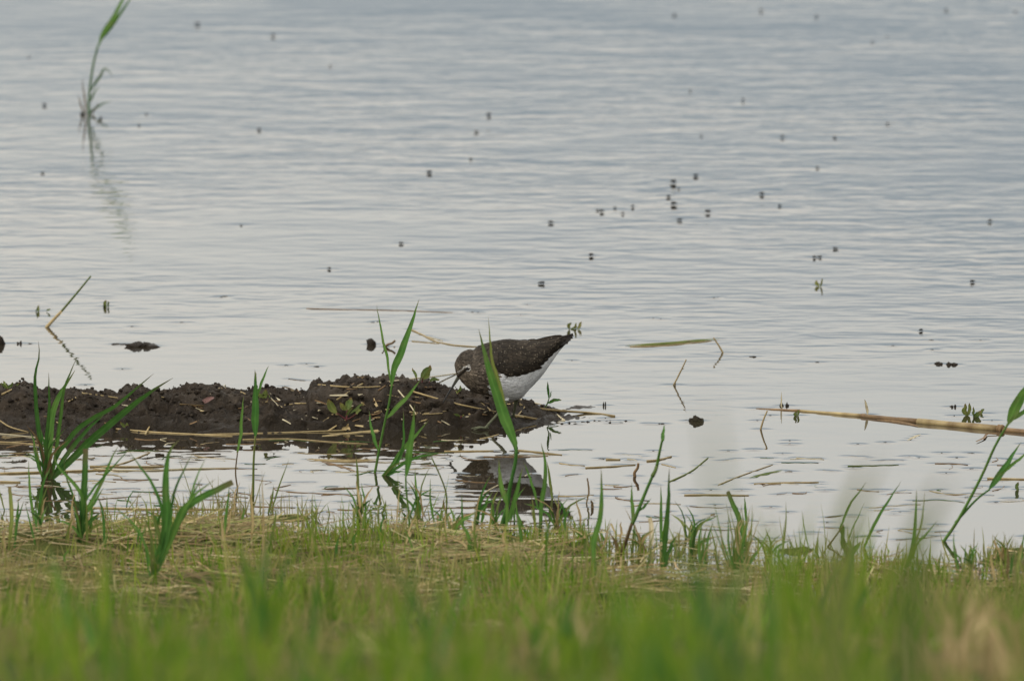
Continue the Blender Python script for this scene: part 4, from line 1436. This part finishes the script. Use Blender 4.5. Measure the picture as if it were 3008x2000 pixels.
def plumage(px, py, w):
    """feather colour at a photo pixel of the near flank; w = world point used for the mottling"""
    n1 = mnoise.noise(Vector(w) * 160)
    n2 = mnoise.noise(Vector(w) * 420)
    n3 = mnoise.noise(Vector(w) * 800)
    if py > 1176 or (py > 1168 and px > 1500 and False):
        return C_LEG * (1 + 0.25 * n2)
    low = (np.interp(px, LOW_EDGE_X, LOW_EDGE_Y) if px > 1437 else 1060) + 3.5 * n1 + 2.5 * n2
    edge = np.interp(py, [b[0] for b in BELLY_EDGE], [b[1] for b in BELLY_EDGE]) + 7 * n1 + 4 * n2
    if px < 1392 and py < 1128:                           # head
        c = C_HEAD * (1 + 0.35 * n1) * (0.8 if py < 1068 else 1.12)
        if n2 > 0.28:
            c = c * 2.0
        if py > 1094 and px < 1386:
            c = c * (1.5 + 0.8 * max(n3, -0.5))             # frosted cheek and chin
        if seg_d(px, py, (1346, 1106), (1370, 1085)) < 3.4:
            c = C_BACK * 0.7                               # dark lores
        d = seg_d(px, py, (1345, 1094), (1370, 1072))
        if d < 3.2:
            c = np.array([0.42, 0.40, 0.36]) * (1 + 0.3 * n3)
        r = math.hypot(px - 1374.5, py - 1082)
        if 6.6 < r < 8.4 and (px > 1371):
            c = np.array([0.62, 0.6, 0.56])
        return c
    if px > edge and py > low - 1:
        c = C_WHITE * (1 + 0.05 * n1)
        if px < edge + 26 and n2 > 0.18 and py < 1128:
            c = C_BIB * 0.9
        if px > 1600:
            c = c * 0.97
        return c
    if py > low - 4 or px < 1437:                         # neck and bib
        t = float(sstep(1030, 1090, py))
        c = (C_BACK * 1.35 * (1 - t) + C_BIB * t) * (1 + 0.4 * n1)
        if n2 > 0.22 and py > 1085:
            c = c * 1.9
        if n3 > 0.3 and py > 1115:
            c = c * 1.8
        return c
    c = C_BACK * (1 + 0.35 * n1)
    return c


def flank_px(p):
    """photo pixel of a bird point, far side mirrored on to the near side"""
    y = p[1] if p[1] <= YB else 2 * YB - p[1]
    return proj(p[0], y, p[2])


body_cols = np.array([plumage(*flank_px(c), c) for c in body_co])
bird = empty('sandpiper', Q(1465, 1253, YB), 'sandpiper with dark speckled back and white belly bending its bill to the mud', 'bird')


def feather_mat(name, speck):
    m, Nn, L = new_mat(name)
    o = Nn('ShaderNodeOutputMaterial')
    at = Nn('ShaderNodeAttribute')
    at.attribute_name = 'Col'
    geo = Nn('ShaderNodeNewGeometry')
    pos = geo.outputs['Position']
    c = mix_rgb(Nn, L, 1.0, at.outputs['Color'], mix_rgb(Nn, L, maprange(Nn, L, noise_node(Nn, L, 700, 3, pos), 0.3, 0.7, 0, 1), (0.72, 0.72, 0.72), (1.22, 1.2, 1.18)), 'MULTIPLY')
    if speck:
        vo = Nn('ShaderNodeTexVoronoi')
        vo.inputs['Scale'].default_value = 290
        L(pos, vo.inputs['Vector'])
        d = maprange(Nn, L, vo.outputs['Distance'], 0.14, 0.25, 1, 0)
        sc_ = Nn('ShaderNodeSeparateColor')
        L(vo.outputs['Color'], sc_.inputs[0])
        keep = maprange(Nn, L, sc_.outputs[0], 0.42, 0.5, 0, 0.75)
        c = mix_rgb(Nn, L, math_node(Nn, L, 'MULTIPLY', d, keep), c, (0.27, 0.225, 0.16))
    bs = Nn('ShaderNodeBsdfPrincipled')
    L(c, bs.inputs['Base Color'])
    bs.inputs['Roughness'].default_value = 0.62
    bs.inputs['Specular IOR Level'].default_value = 0.15
    L(bs.outputs[0], o.inputs['Surface'])
    return m


M_PLUM = feather_mat('plumage', False)
M_WING = feather_mat('wing_feathers', True)
mesh('body', body_co, body_f, M_PLUM, bird, cols=body_cols)

# contour feathers over head, neck, breast, back and belly
fr = random.Random(5)


def leaf_plate(base, along, side, nor, ln, w, lift):
    """little shingle feather: 7 verts"""
    b, a, s, n = (np.array(x) for x in (base, along, side, nor))
    v = [b, b + a * ln * 0.35 - s * w * 0.45 + n * lift * 0.5, b + a * ln * 0.35 + n * lift * 0.9, b + a * ln * 0.35 + s * w * 0.45 + n * lift * 0.5,
         b + a * ln * 0.75 - s * w * 0.36 + n * lift * 0.9, b + a * ln * 0.78 + n * lift * 1.25, b + a * ln * 0.75 + s * w * 0.36 + n * lift * 0.9, b + a * ln + n * lift]
    f = [(0, 2, 1), (0, 3, 2), (1, 2, 5, 4), (2, 3, 6, 5), (4, 5, 7), (5, 6, 7)]
    return v, f


FV, FF, FC = [], [], []
for i in range(6200):
    s = fr.uniform(0.03, 0.985)
    phi = fr.uniform(0, 2 * math.pi)
    p = body_pt(s, phi)
    pt = body_pt(max(s - 0.012, 0), phi)
    q = body_pt(s, phi + 0.06)
    a = (pt - p)
    if a.length < 1e-6:
        continue
    a.normalize()
    sd_ = (q - p).normalized()
    nn = a.cross(sd_)
    c0 = body_pt(s, 0) * 0.5 + body_pt(s, math.pi) * 0.5
    if nn.dot(p - c0) < 0:
        nn = -nn
    px, py = flank_px(p)
    if in_poly(px, py, WING) and abs(math.sin(phi)) > 0.35:
        continue
    if seg_d(px, py, (1346, 1106), (1376, 1080)) < 11:
        continue
    c = plumage(px, py, p) * fr.uniform(0.86, 1.12)
    if c[0] < 0.3:
        c = c * fr.choice([0.75, 0.85, 0.95, 1.0, 1.15, 1.3, 1.8 if py > 1070 and px < 1440 else 1.05])
    white = c[0] > 0.45
    head = s > 0.78
    ln = fr.uniform(0.0035, 0.005) if head else (fr.uniform(0.008, 0.012) if white else fr.uniform(0.006, 0.009))
    w = ln * (0.5 if not white else 0.42)
    v, f = leaf_plate(p + nn * 0.0002, a, sd_, nn, ln, w, 0.0007 if not white else 0.0010)
    k = len(FV)
    FV += v
    FF += [tuple(x + k for x in y) for y in f]
    e = min(0.95, 1.0)
    FC += [c * 0.9, c * 1.05, c * 0.92, c * 1.05, c * 1.1, c * 0.95, c * 1.1, c * 1.12]
mesh('plumage', FV, FF, M_PLUM, bird, cols=np.clip(np.array(FC), 0, 0.9))


# wings: shingled flight and covert feathers laid over the flank
def flank_depth(px, py):
    d = ray(px, py).normalized()
    h = bvh.ray_cast(Vector((0, 0, CAM_H)), d)
    if h[0] is None or h[0].y > YB:
        return YB - 0.002
    return h[0].y


def wing_feathers():
    V, F, C = [], [], []

    def feather(bx, by, tx, ty, w, off, shade):
        k0 = len(V)
        ux, uy = tx - bx, ty - by
        ln = math.hypot(ux, uy)
        ux, uy = ux / ln, uy / ln
        nx_, ny_ = -uy, ux
        rows = [(0, 0.35), (0.25, 0.85), (0.55, 1.0), (0.82, 0.82), (0.95, 0.45)]
        d0 = flank_depth(bx, by)
        for t, ww in rows:
            for sgn in (-1, 0, 1):
                x = bx + ux * ln * t + nx_ * w * 0.5 * ww * sgn
                y = by + uy * ln * t + ny_ * w * 0.5 * ww * sgn
                dd = flank_depth(x, y)
                dd = min(dd, d0 + 0.004 + 0.03 * t) if ln > 50 else dd
                o = (off + 1.6 * t + (0.5 if sgn == 0 else 0)) * 0.001
                V.append(tuple(Q(x, y, dd - o)))
                C.append(C_BACK * shade * (0.68 if sgn == 0 else 1.4) * (0.85 + 0.45 * t))
        dd = flank_depth(tx, ty)
        dd = min(dd, d0 + 0.034) if ln > 50 else dd
        V.append(tuple(Q(tx, ty, dd - (off + 1.7) * 0.001)))
        C.append(C_BACK * shade * 2.0)
        for r in range(4):
            a = k0 + r * 3
            F.extend([(a, a + 1, a + 4, a + 3), (a + 1, a + 2, a + 5, a + 4)])
        a = k0 + 12
        F.extend([(a, a + 1, k0 + 15), (a + 1, a + 2, k0 + 15)])
    wr = random.Random(12)
    # primaries and secondaries
    for bx, by, tx, ty, w in [(1570, 1050, 1680, 991, 12), (1562, 1056, 1672, 1002, 13), (1556, 1062, 1658, 1013, 14), (1548, 1068, 1643, 1024, 14), (1540, 1072, 1626, 1040, 15), (1530, 1078, 1612, 1055, 15),
                              (1520, 1082, 1600, 1066, 15), (1508, 1086, 1594, 1079, 15), (1498, 1090, 1575, 1087, 14), (1486, 1092, 1554, 1095, 14)]:
        feather(bx, by, tx, ty, w, 1.0, wr.uniform(0.5, 0.8))
    # tertials
    for bx, by, tx, ty, w in [(1545, 1012, 1652, 988, 15), (1535, 1022, 1648, 999, 16), (1525, 1034, 1634, 1014, 17), (1515, 1046, 1617, 1030, 18), (1503, 1056, 1604, 1045, 18), (1492, 1066, 1590, 1060, 17)]:
        feather(bx, by, tx, ty, w, 2.0, wr.uniform(0.8, 1.1))
    # coverts and scapulars in overlapping rows, front rows last
    for r in range(9, -1, -1):
        for k in range(9):
            u = r / 9
            v_ = (k + 0.5 * (r % 2)) / 8.5
            ytop = 1013 - 4 * u
            ybot = np.interp(u, [0, 0.3, 0.6, 1], [1078, 1102, 1104, 1086]) - 3
            x = 1440 + 112 * u + 6 * v_ + wr.uniform(-3, 3)
            y = ytop + (ybot - ytop) * v_ + wr.uniform(-2, 2)
            ang = math.radians(np.interp(v_, [0, 0.5, 1], [-3, 6, 8])) - 0.12 * u
            ln = 20 + 20 * u + wr.uniform(-2, 3)
            tx, ty = x + math.cos(ang) * ln, y + math.sin(ang) * ln
            if not in_poly(tx, ty, WING) or not in_poly(x + 3, y, WING):
                continue
            feather(x, y, tx, ty, 12 + 4 * u, 2.4 - 0.4 * u, wr.choice([0.7, 0.85, 1.0, 1.15, 1.4]) * (0.75 if v_ > 0.65 else 1.0))
    return np.array(V), F, np.array(C)


wv, wf, wc = wing_feathers()
mesh('wing', wv, wf, M_WING, bird, cols=wc)
wv2 = wv.copy()
wv2[:, 1] = 2 * YB - wv2[:, 1]
wv2[:, 2] += 0.0
mesh('wing', wv2, [tuple(reversed(q)) for q in wf], M_WING, bird, cols=wc)


# tail feathers
def tail():
    V, F, C = [], [], []
    for i, (bx, by, tx, ty, w, dy) in enumerate([(1615, 1004, 1684, 983, 13, 0.0), (1612, 1008, 1682, 990, 13, -0.004), (1610, 1012, 1676, 996, 13, -0.007), (1608, 1016, 1668, 1006, 12, -0.010),
                                                 (1612, 1008, 1682, 990, 13, 0.004), (1610, 1012, 1676, 996, 13, 0.007), (1608, 1016, 1668, 1006, 12, 0.010)]):
        pts = np.array([Q(bx + (tx - bx) * t, by + (ty - by) * t, YB + dy * (0.6 + 0.6 * t)) for t in np.linspace(0, 1, 7)])
        v, f, t = ribbon(pts, w * KB, 'cut', fold=0.1, face=(0, -0.8, 0.6))
        k = len(V)
        V += v.tolist()
        F += [tuple(x + k for x in q) for q in f]
        C += [C_BACK * (0.45 + 0.1 * (i % 3))] * len(v)
    return V, F, np.array(C)


tv, tf, tcx = tail()
mesh('tail', tv, tf, M_PLUM, bird, cols=tcx)

# bill
M_BILL, Nn, L = new_mat('bill_horn')
o_ = Nn('ShaderNodeOutputMaterial')
b_ = Nn('ShaderNodeBsdfPrincipled')
ta_ = Nn('ShaderNodeAttribute')
ta_.attribute_name = 't'
L(mix_rgb(Nn, L, maprange(Nn, L, ta_.outputs['Fac'], 0.15, 0.6, 0, 1), (0.11, 0.11, 0.075), (0.026, 0.026, 0.026)), b_.inputs['Base Color'])
b_.inputs['Roughness'].default_value = 0.38
L(b_.outputs[0], o_.inputs['Surface'])
for nm, pp, r0, r1 in (('bill', [(1356, 1092), (1343, 1110), (1329, 1134), (1315, 1158), (1300, 1184)], 5.1, 1.1), ('bill', [(1358, 1096), (1346, 1112.5), (1331, 1136), (1316, 1159), (1300.8, 1183.5)], 4.6, 1.1)):
    pts = catmull([tuple(Q(a, b, YB - 0.0005)) for a, b in pp], 16)
    v, f, t = tube(pts, (r1 + (r0 - r1) * (1 - np.linspace(0, 1, 16)) ** 1.9) * KB, 10)
    bl = mesh('bill', v, f, M_BILL, bird, attrs={'t': t})
    bl.name = 'upper_bill' if r0 > 5 else 'lower_bill'

# eyes with pale rings
M_EYE, Nn, L = new_mat('eye')
o_ = Nn('ShaderNodeOutputMaterial')
b_ = Nn('ShaderNodeBsdfPrincipled')
L(mix_rgb(Nn, L, noise_node(Nn, L, 300, 2), (0.006, 0.005, 0.004), (0.012, 0.008, 0.006)), b_.inputs['Base Color'])
b_.inputs['Roughness'].default_value = 0.08
L(b_.outputs[0], o_.inputs['Surface'])
M_RING = feather_mat('eye_ring', False)
ed = flank_depth(1374, 1082)
ep = Q(1374, 1082, ed)
for s in (1, -1):
    c = np.array(ep if s == 1 else Vector((ep.x, 2 * YB - ep.y, ep.z)))
    c[1] += s * 0.0012
    ey = mesh('eye', ICO_V * 0.0033 + c, ICO_F.tolist(), M_EYE, bird)
    a = np.radians(np.linspace(-110, 75, 14))
    ring = np.stack([c[0] + 0.0038 * np.cos(a), np.full(14, c[1] - s * 0.0014), c[2] + 0.0037 * np.sin(a)], 1)
    v, f, t = tube(ring, 0.00042 * (1 - np.linspace(-1, 1, 14) ** 4 * 0.7), 6)
    mesh('eye_ring', v, f, M_RING, ey, cols=np.tile([[0.66, 0.64, 0.6]], (len(v), 1)))
dimple(Q(1424, 1262, YB - 0.043), 0.0006, 0.012)

# ------------------------------------------------------------------ shore litter and bank grass
def strip_field(n, xs, ys, zs, length, width, heading, tilt, bend, cols, seg=3, cross=False):
    """n blades as tapered strips; heading = compass of the bend, tilt from upright (radians)"""
    t = np.linspace(0, 1, seg + 1)
    hx, hy = np.cos(heading), np.sin(heading)
    th = tilt[:, None] + bend[:, None] * t[None]
    ds = length[:, None] / seg
    dx = np.sin(th) * ds
    dz = np.cos(th) * ds
    rx = np.concatenate([np.zeros((n, 1)), np.cumsum(dx[:, :-1], 1)], 1)
    rz = np.concatenate([np.zeros((n, 1)), np.cumsum(dz[:, :-1], 1)], 1)
    wp = np.interp(t, [0, 0.3, 0.7, 1], [0.7, 1.0, 0.7, 0.08])[None] * width[:, None] / 2
    fa = RNG.uniform(-0.9, 0.9, n)                 # strip faces roughly any way
    sx_, sy_ = np.cos(fa)[:, None], np.sin(fa)[:, None]
    cx = xs[:, None] + rx * hx[:, None]
    cy = ys[:, None] + rx * hy[:, None]
    cz = zs[:, None] + rz
    V = np.empty((n, seg + 1, 2, 3))
    V[:, :, 0] = np.stack([cx - sx_ * wp, cy - sy_ * wp, cz], -1)
    V[:, :, 1] = np.stack([cx + sx_ * wp, cy + sy_ * wp, cz + 0.15 * wp], -1)
    base = np.arange(n)[:, None] * (seg + 1) * 2 + np.arange(seg)[None] * 2
    base = base.ravel()
    Fq = np.stack([base, base + 1, base + 3, base + 2], 1)
    tt = np.tile(np.repeat(t, 2), n)
    cc = np.repeat(cols, (seg + 1) * 2, axis=0)
    return V.reshape(-1, 3), Fq, tt, cc


def litter_field(n, xs, ys, zs, length, width, yaw, tilt, cols):
    """lying straws: flat box strips"""
    d = np.stack([np.cos(yaw) * np.cos(tilt), np.sin(yaw) * np.cos(tilt), np.sin(tilt)], 1) * length[:, None] / 2
    s = np.stack([-np.sin(yaw), np.cos(yaw), np.zeros(n)], 1) * width[:, None] / 2
    up = np.array([[0, 0, 1.0]]) * width[:, None] * 0.35
    c = np.stack([xs, ys, zs], 1)
    bendv = np.stack([-np.sin(yaw), np.cos(yaw), np.zeros(n)], 1) * (RNG.normal(0, 0.06, n) * length)[:, None]
    V = np.empty((n, 3, 3, 3))
    for i, (k, b) in enumerate(((-1, 0), (0, 1), (1, 0))):
        m = c + d * k + bendv * b
        V[:, i, 0] = m - s
        V[:, i, 1] = m + up
        V[:, i, 2] = m + s
    base = np.arange(n) * 9
    Fq = []
    for i in range(2):
        for j in range(2):
            a = base + i * 3 + j
            Fq.append(np.stack([a, a + 1, a + 4, a + 3], 1))
    tt = np.tile(np.repeat([0.0, 0.4, 0.7], 3), n)
    return V.reshape(-1, 3), np.vstack(Fq), tt, np.repeat(cols, 9, axis=0)


def tint(n, table, weights, jitter=0.18):
    i = RNG.choice(len(table), n, p=np.array(weights) / sum(weights))
    c = np.array(table)[i]
    return np.clip(c * (1 + RNG.normal(0, jitter, (n, 1))) * (1 + RNG.normal(0, 0.05, (n, 3))), 0.005, 0.9)


STRAW_T = [(0.38, 0.30, 0.13), (0.50, 0.41, 0.22), (0.26, 0.18, 0.07), (0.17, 0.115, 0.05), (0.22, 0.24, 0.06)]
# mat of dead straw along the waterline
n = 18500
xs = RNG.uniform(-1.85, 1.85, n)
off = np.where(RNG.random(n) < 0.75, RNG.gamma(2.2, 0.24, n) - 0.10, RNG.uniform(0, 5.5, n))
ys = shore_y(xs) - off
zs = np.maximum(terrain_h(xs, ys), 0.0) + RNG.uniform(0.001, 0.012, n) * sstep(-0.1, 0.15, off)
thin = sstep(0.9, -0.2, xs) * 0.65 + 0.35                # thinner mat towards the right
keep = (RNG.random(n) < thin) & (RNG.random(n) < np.where(terrain_h(xs, ys) < -0.001, 0.3, 1)) & (RNG.random(n) < 0.25 + 0.75 * sstep(-0.3, 0.15, pn(xs * 5, ys * 3, 41)))
xs, ys, zs = xs[keep], ys[keep], zs[keep]
n = len(xs)
V1, F1, T1, C1 = litter_field(n, xs, ys, zs, RNG.uniform(0.03, 0.13, n), RNG.uniform(0.0012, 0.0032, n), RNG.normal(0, 1.1, n), RNG.normal(0, 0.14, n), tint(n, STRAW_T, [4, 2, 4, 4, 3], 0.28))
lit = fast_mesh('straw_litter', V1, F1, M_LITTER, attrs={'t': T1}, cols=C1)
tag(lit, 'matted dead straw washed up along the waterline', 'straw litter', kind='stuff')

GRASS_T = [(0.17, 0.30, 0.016), (0.085, 0.21, 0.012), (0.28, 0.34, 0.035), (0.36, 0.31, 0.10), (0.47, 0.37, 0.17)]
GV, GF, GT, GC = [], [], [], []
kk = 0
for cnt, d0, d1, lo, hi, wlo, whi, wts in [
    (12000, -0.12, 0.5, 0.010, 0.062, 0.0009, 0.0024, [5, 4, 5, 5, 5]),
    (42000, 0.10, 1.6, 0.010, 0.060, 0.0010, 0.0030, [6, 5, 5, 4, 4]),
    (42000, 1.1, 5.0, 0.018, 0.070, 0.0015, 0.0040, [7, 6, 5, 4, 3]),
    (34000, 4.0, 13.5, 0.02, 0.070, 0.002, 0.0050, [8, 6, 4, 2, 2]),
]:
    ncl = cnt // 22                                         # blades grow in splayed clumps
    cx_, co_ = RNG.uniform(-1.85, 1.85, ncl), RNG.uniform(d0, d1, ncl)
    csz = RNG.gamma(2.0, 0.5, ncl)
    ci = RNG.integers(0, ncl, cnt)
    sp_ = 0.010 + 0.012 * csz[ci]
    ox_, oy_ = RNG.normal(0, 1, cnt) * sp_, RNG.normal(0, 1, cnt) * sp_ * 1.6
    xs = cx_[ci] + ox_
    off = co_[ci] - oy_
    ys = shore_y(cx_[ci]) - off
    loose = RNG.random(cnt) < 0.3
    xs = np.where(loose, RNG.uniform(-1.85, 1.85, cnt), xs)
    off = np.where(loose, RNG.uniform(d0, d1, cnt), off)
    ys = np.where(loose, shore_y(xs) - off, ys)
    clump_len = np.where(loose, 0.7, 0.55 + 0.4 * csz[ci])
    heading = np.where(loose, RNG.uniform(0, 6.28, cnt), np.arctan2(oy_, ox_) + RNG.normal(0, 0.6, cnt))
    dens = sstep(-0.25, 0.3, pn(xs * 4.5, ys * 2.4, 31)) * 0.85 + 0.15
    keep = RNG.random(cnt) < dens
    ccol = tint(ncl, GRASS_T, wts, 0.3)[ci][keep]
    xs, ys, off, clump_len, heading = xs[keep], ys[keep], off[keep], clump_len[keep], heading[keep]
    m = len(xs)
    zs = terrain_h(xs, ys) - 0.003
    ln = RNG.uniform(lo, hi, m) * np.minimum(clump_len, 1.7) * (0.7 + 0.6 * sstep(-0.3, 0.4, pn(xs * 2.2, ys * 1.2, 33)))
    c = 0.35 * tint(m, GRASS_T, wts) + 0.65 * ccol
    dry = sstep(0.0, 0.35, pn(xs * 3.4 + 4, ys * 1.5, 35) - 0.05 + 0.35 * sstep(0.25, 0.6, xs) * sstep(3, 5, off))[:, None]
    c = c * (1 - 0.7 * dry) + np.array([[0.34, 0.26, 0.12]]) * 0.7 * dry
    V, F_, T_, C_ = strip_field(m, xs, ys, zs, ln, RNG.uniform(wlo, whi, m), heading, np.abs(RNG.normal(0.15, 0.35, m)), RNG.normal(0.35, 0.45, m), c)
    GV.append(V)
    GF.append(F_ + kk)
    GT.append(T_)
    GC.append(C_)
    kk += len(V)
gr = fast_mesh('grass', np.vstack(GV), np.vstack(GF), M_GRASS, attrs={'t': np.concatenate(GT)}, cols=np.vstack(GC))
tag(gr, 'short olive green grass covering the near bank', 'grass', kind='stuff')

# taller tufts close to the camera on the bank, soft in the lens
for i, (px, py, Y, nb, hgt, w, mt, lab) in enumerate([
    (2440, 1990, 10.2, 16, 0.20, 0.007, M_BANK, 'tall bright green tuft on the bank before the dead stalk'),
    (2000, 2010, 9.4, 14, 0.16, 0.007, G, 'dark green tuft on the bank below the tall dark blade'),
    (1870, 2020, 9.0, 12, 0.14, 0.007, M_BANK, 'low lush tuft on the bank below the bent blade'),
    (240, 1950, 11.0, 14, 0.14, 0.006, M_BANK, 'green tuft on the bank below the upright dark tuft'),
    (620, 2000, 9.8, 14, 0.13, 0.006, M_BANK, 'green tuft on the bank below the cut-bladed tuft'),
    (1250, 2000, 10.0, 14, 0.13, 0.006, M_BANK, 'green tuft on the bank below the stubby-leaved shoot'),
    (2700, 1990, 10.4, 6, 0.09, 0.006, M_STRAW, 'dry tan tuft on the bank below the leaning reed'),
    (2900, 2000, 10.0, 12, 0.12, 0.006, M_STRAW, 'withered brown tuft at the dry end of the bank'),
]):
    p = Q(px, py, Y)
    z = float(terrain_h(p.x, p.y))
    p = Vector((p.x, p.y, z))
    e = empty('grass_tuft', p, lab, 'grass')
    q = random.Random(100 + i)
    for j in range(nb):
        a = q.uniform(0, 6.28)
        b = p + Vector((q.gauss(0, 0.03), q.gauss(0, 0.05), -0.005))
        h = hgt * q.uniform(0.6, 1.05)
        l = h * q.uniform(0.1, 0.45)
        d = Vector((math.cos(a), math.sin(a), 0))
        v, f, t = ribbon(catmull([tuple(b), tuple(b + d * l * 0.3 + Vector((0, 0, h * 0.55))), tuple(b + d * l + Vector((0, 0, h)))], 9), w * q.uniform(0.6, 1.1), 'blade', twist=q.uniform(-0.6, 0.6))
        mesh('blade', v, f, mt, e, attrs={'t': t})
nt_ = random.Random(61)
for i in range(20):
    Y = nt_.uniform(8.5, 13.5)
    p = Q(60 + i * 150 + nt_.uniform(-60, 60), 1990, Y)
    p.z = float(terrain_h(p.x, p.y))
    dry = nt_.random() < (0.7 if i > 17 else 0.22)
    e = empty('grass_tuft', p, 'withered straw-coloured tuft growing on the near bank' if dry else 'lush green grass tuft growing on the near bank', 'grass', 'tufts growing on the near bank')
    hgt = nt_.uniform(0.07, 0.15)
    for j in range(nt_.randint(8, 16)):
        a = nt_.uniform(0, 6.28)
        b = p + Vector((nt_.gauss(0, 0.018), nt_.gauss(0, 0.03), -0.005))
        h = hgt * nt_.uniform(0.5, 1.05)
        l = h * nt_.uniform(0.1, 0.7)
        d = Vector((math.cos(a), math.sin(a), 0))
        v, f, t = ribbon(catmull([tuple(b), tuple(b + d * l * 0.3 + Vector((0, 0, h * 0.6))), tuple(b + d * l + Vector((0, 0, h)))], 8), nt_.uniform(0.003, 0.007), 'blade', twist=nt_.uniform(-0.6, 0.6))
        mesh('blade', v, f, M_STRAW if dry else nt_.choice([M_BANK, M_BANK, G]), e, attrs={'t': t})
# two long stems rising close to the lens
for i, (bx, by, tx, ty, Y, w, lab) in enumerate([(2470, 1640, 2580, 1330, 6.6, 0.016, 'tall pale stem rising from the bank in front of the dead stalk'),
                                                 (2690, 1640, 2790, 1400, 6.4, 0.016, 'tall pale stem rising from the bank in front of the slim tuft'),
                                                 (2112, 1500, 2070, 1150, 5.6, 0.007, 'thin pale stem rising from the bank in front of the fine tuft')]):
    b, tp = Q(bx, by, Y), Q(tx, ty, Y)
    z = float(terrain_h(b.x, b.y))
    foot = Vector((b.x - (tp.x - b.x) * 0.3, b.y, z - 0.01))
    e = empty('grass_shoot', foot, lab, 'grass')
    v, f, t = ribbon(catmull([tuple(foot), tuple(b), tuple(tp)], 12), w, 'blade')
    mesh('blade', v, f, Yl, e, attrs={'t': t})

# ------------------------------------------------------------------ water, curling up at everything that floats or stands in it
wx = spaced(-0.92, 0.92, 0.0055, -600, 600)
wy = np.concatenate([spaced(16.6, 17.2, 0.05, -60, 17.2), np.arange(17.22, 21.6, 0.0065), spaced(21.61, 24, 0.02, 21.61, 270)])
wy = np.unique(np.round(wy, 4))
WX, WY = np.meshgrid(wx, wy)
WZ = np.zeros_like(WX)
for x, y, h, r in DIMPLES:
    i0, i1 = np.searchsorted(wx, [x - 4 * r, x + 4 * r])
    j0, j1 = np.searchsorted(wy, [y - 4 * r, y + 4 * r])
    if i1 <= i0 or j1 <= j0:
        continue
    sx_, sy_ = WX[j0:j1, i0:i1], WY[j0:j1, i0:i1]
    d2 = ((sx_ - x) ** 2 + (sy_ - y) ** 2) / (r * r)
    WZ[j0:j1, i0:i1] = np.maximum(WZ[j0:j1, i0:i1], h * np.exp(-d2))
water = fast_mesh('water', np.stack([WX, WY, WZ], -1).reshape(-1, 3), grid_quads(len(wx), len(wy)), make_water_mat())
tag(water, kind='structure')
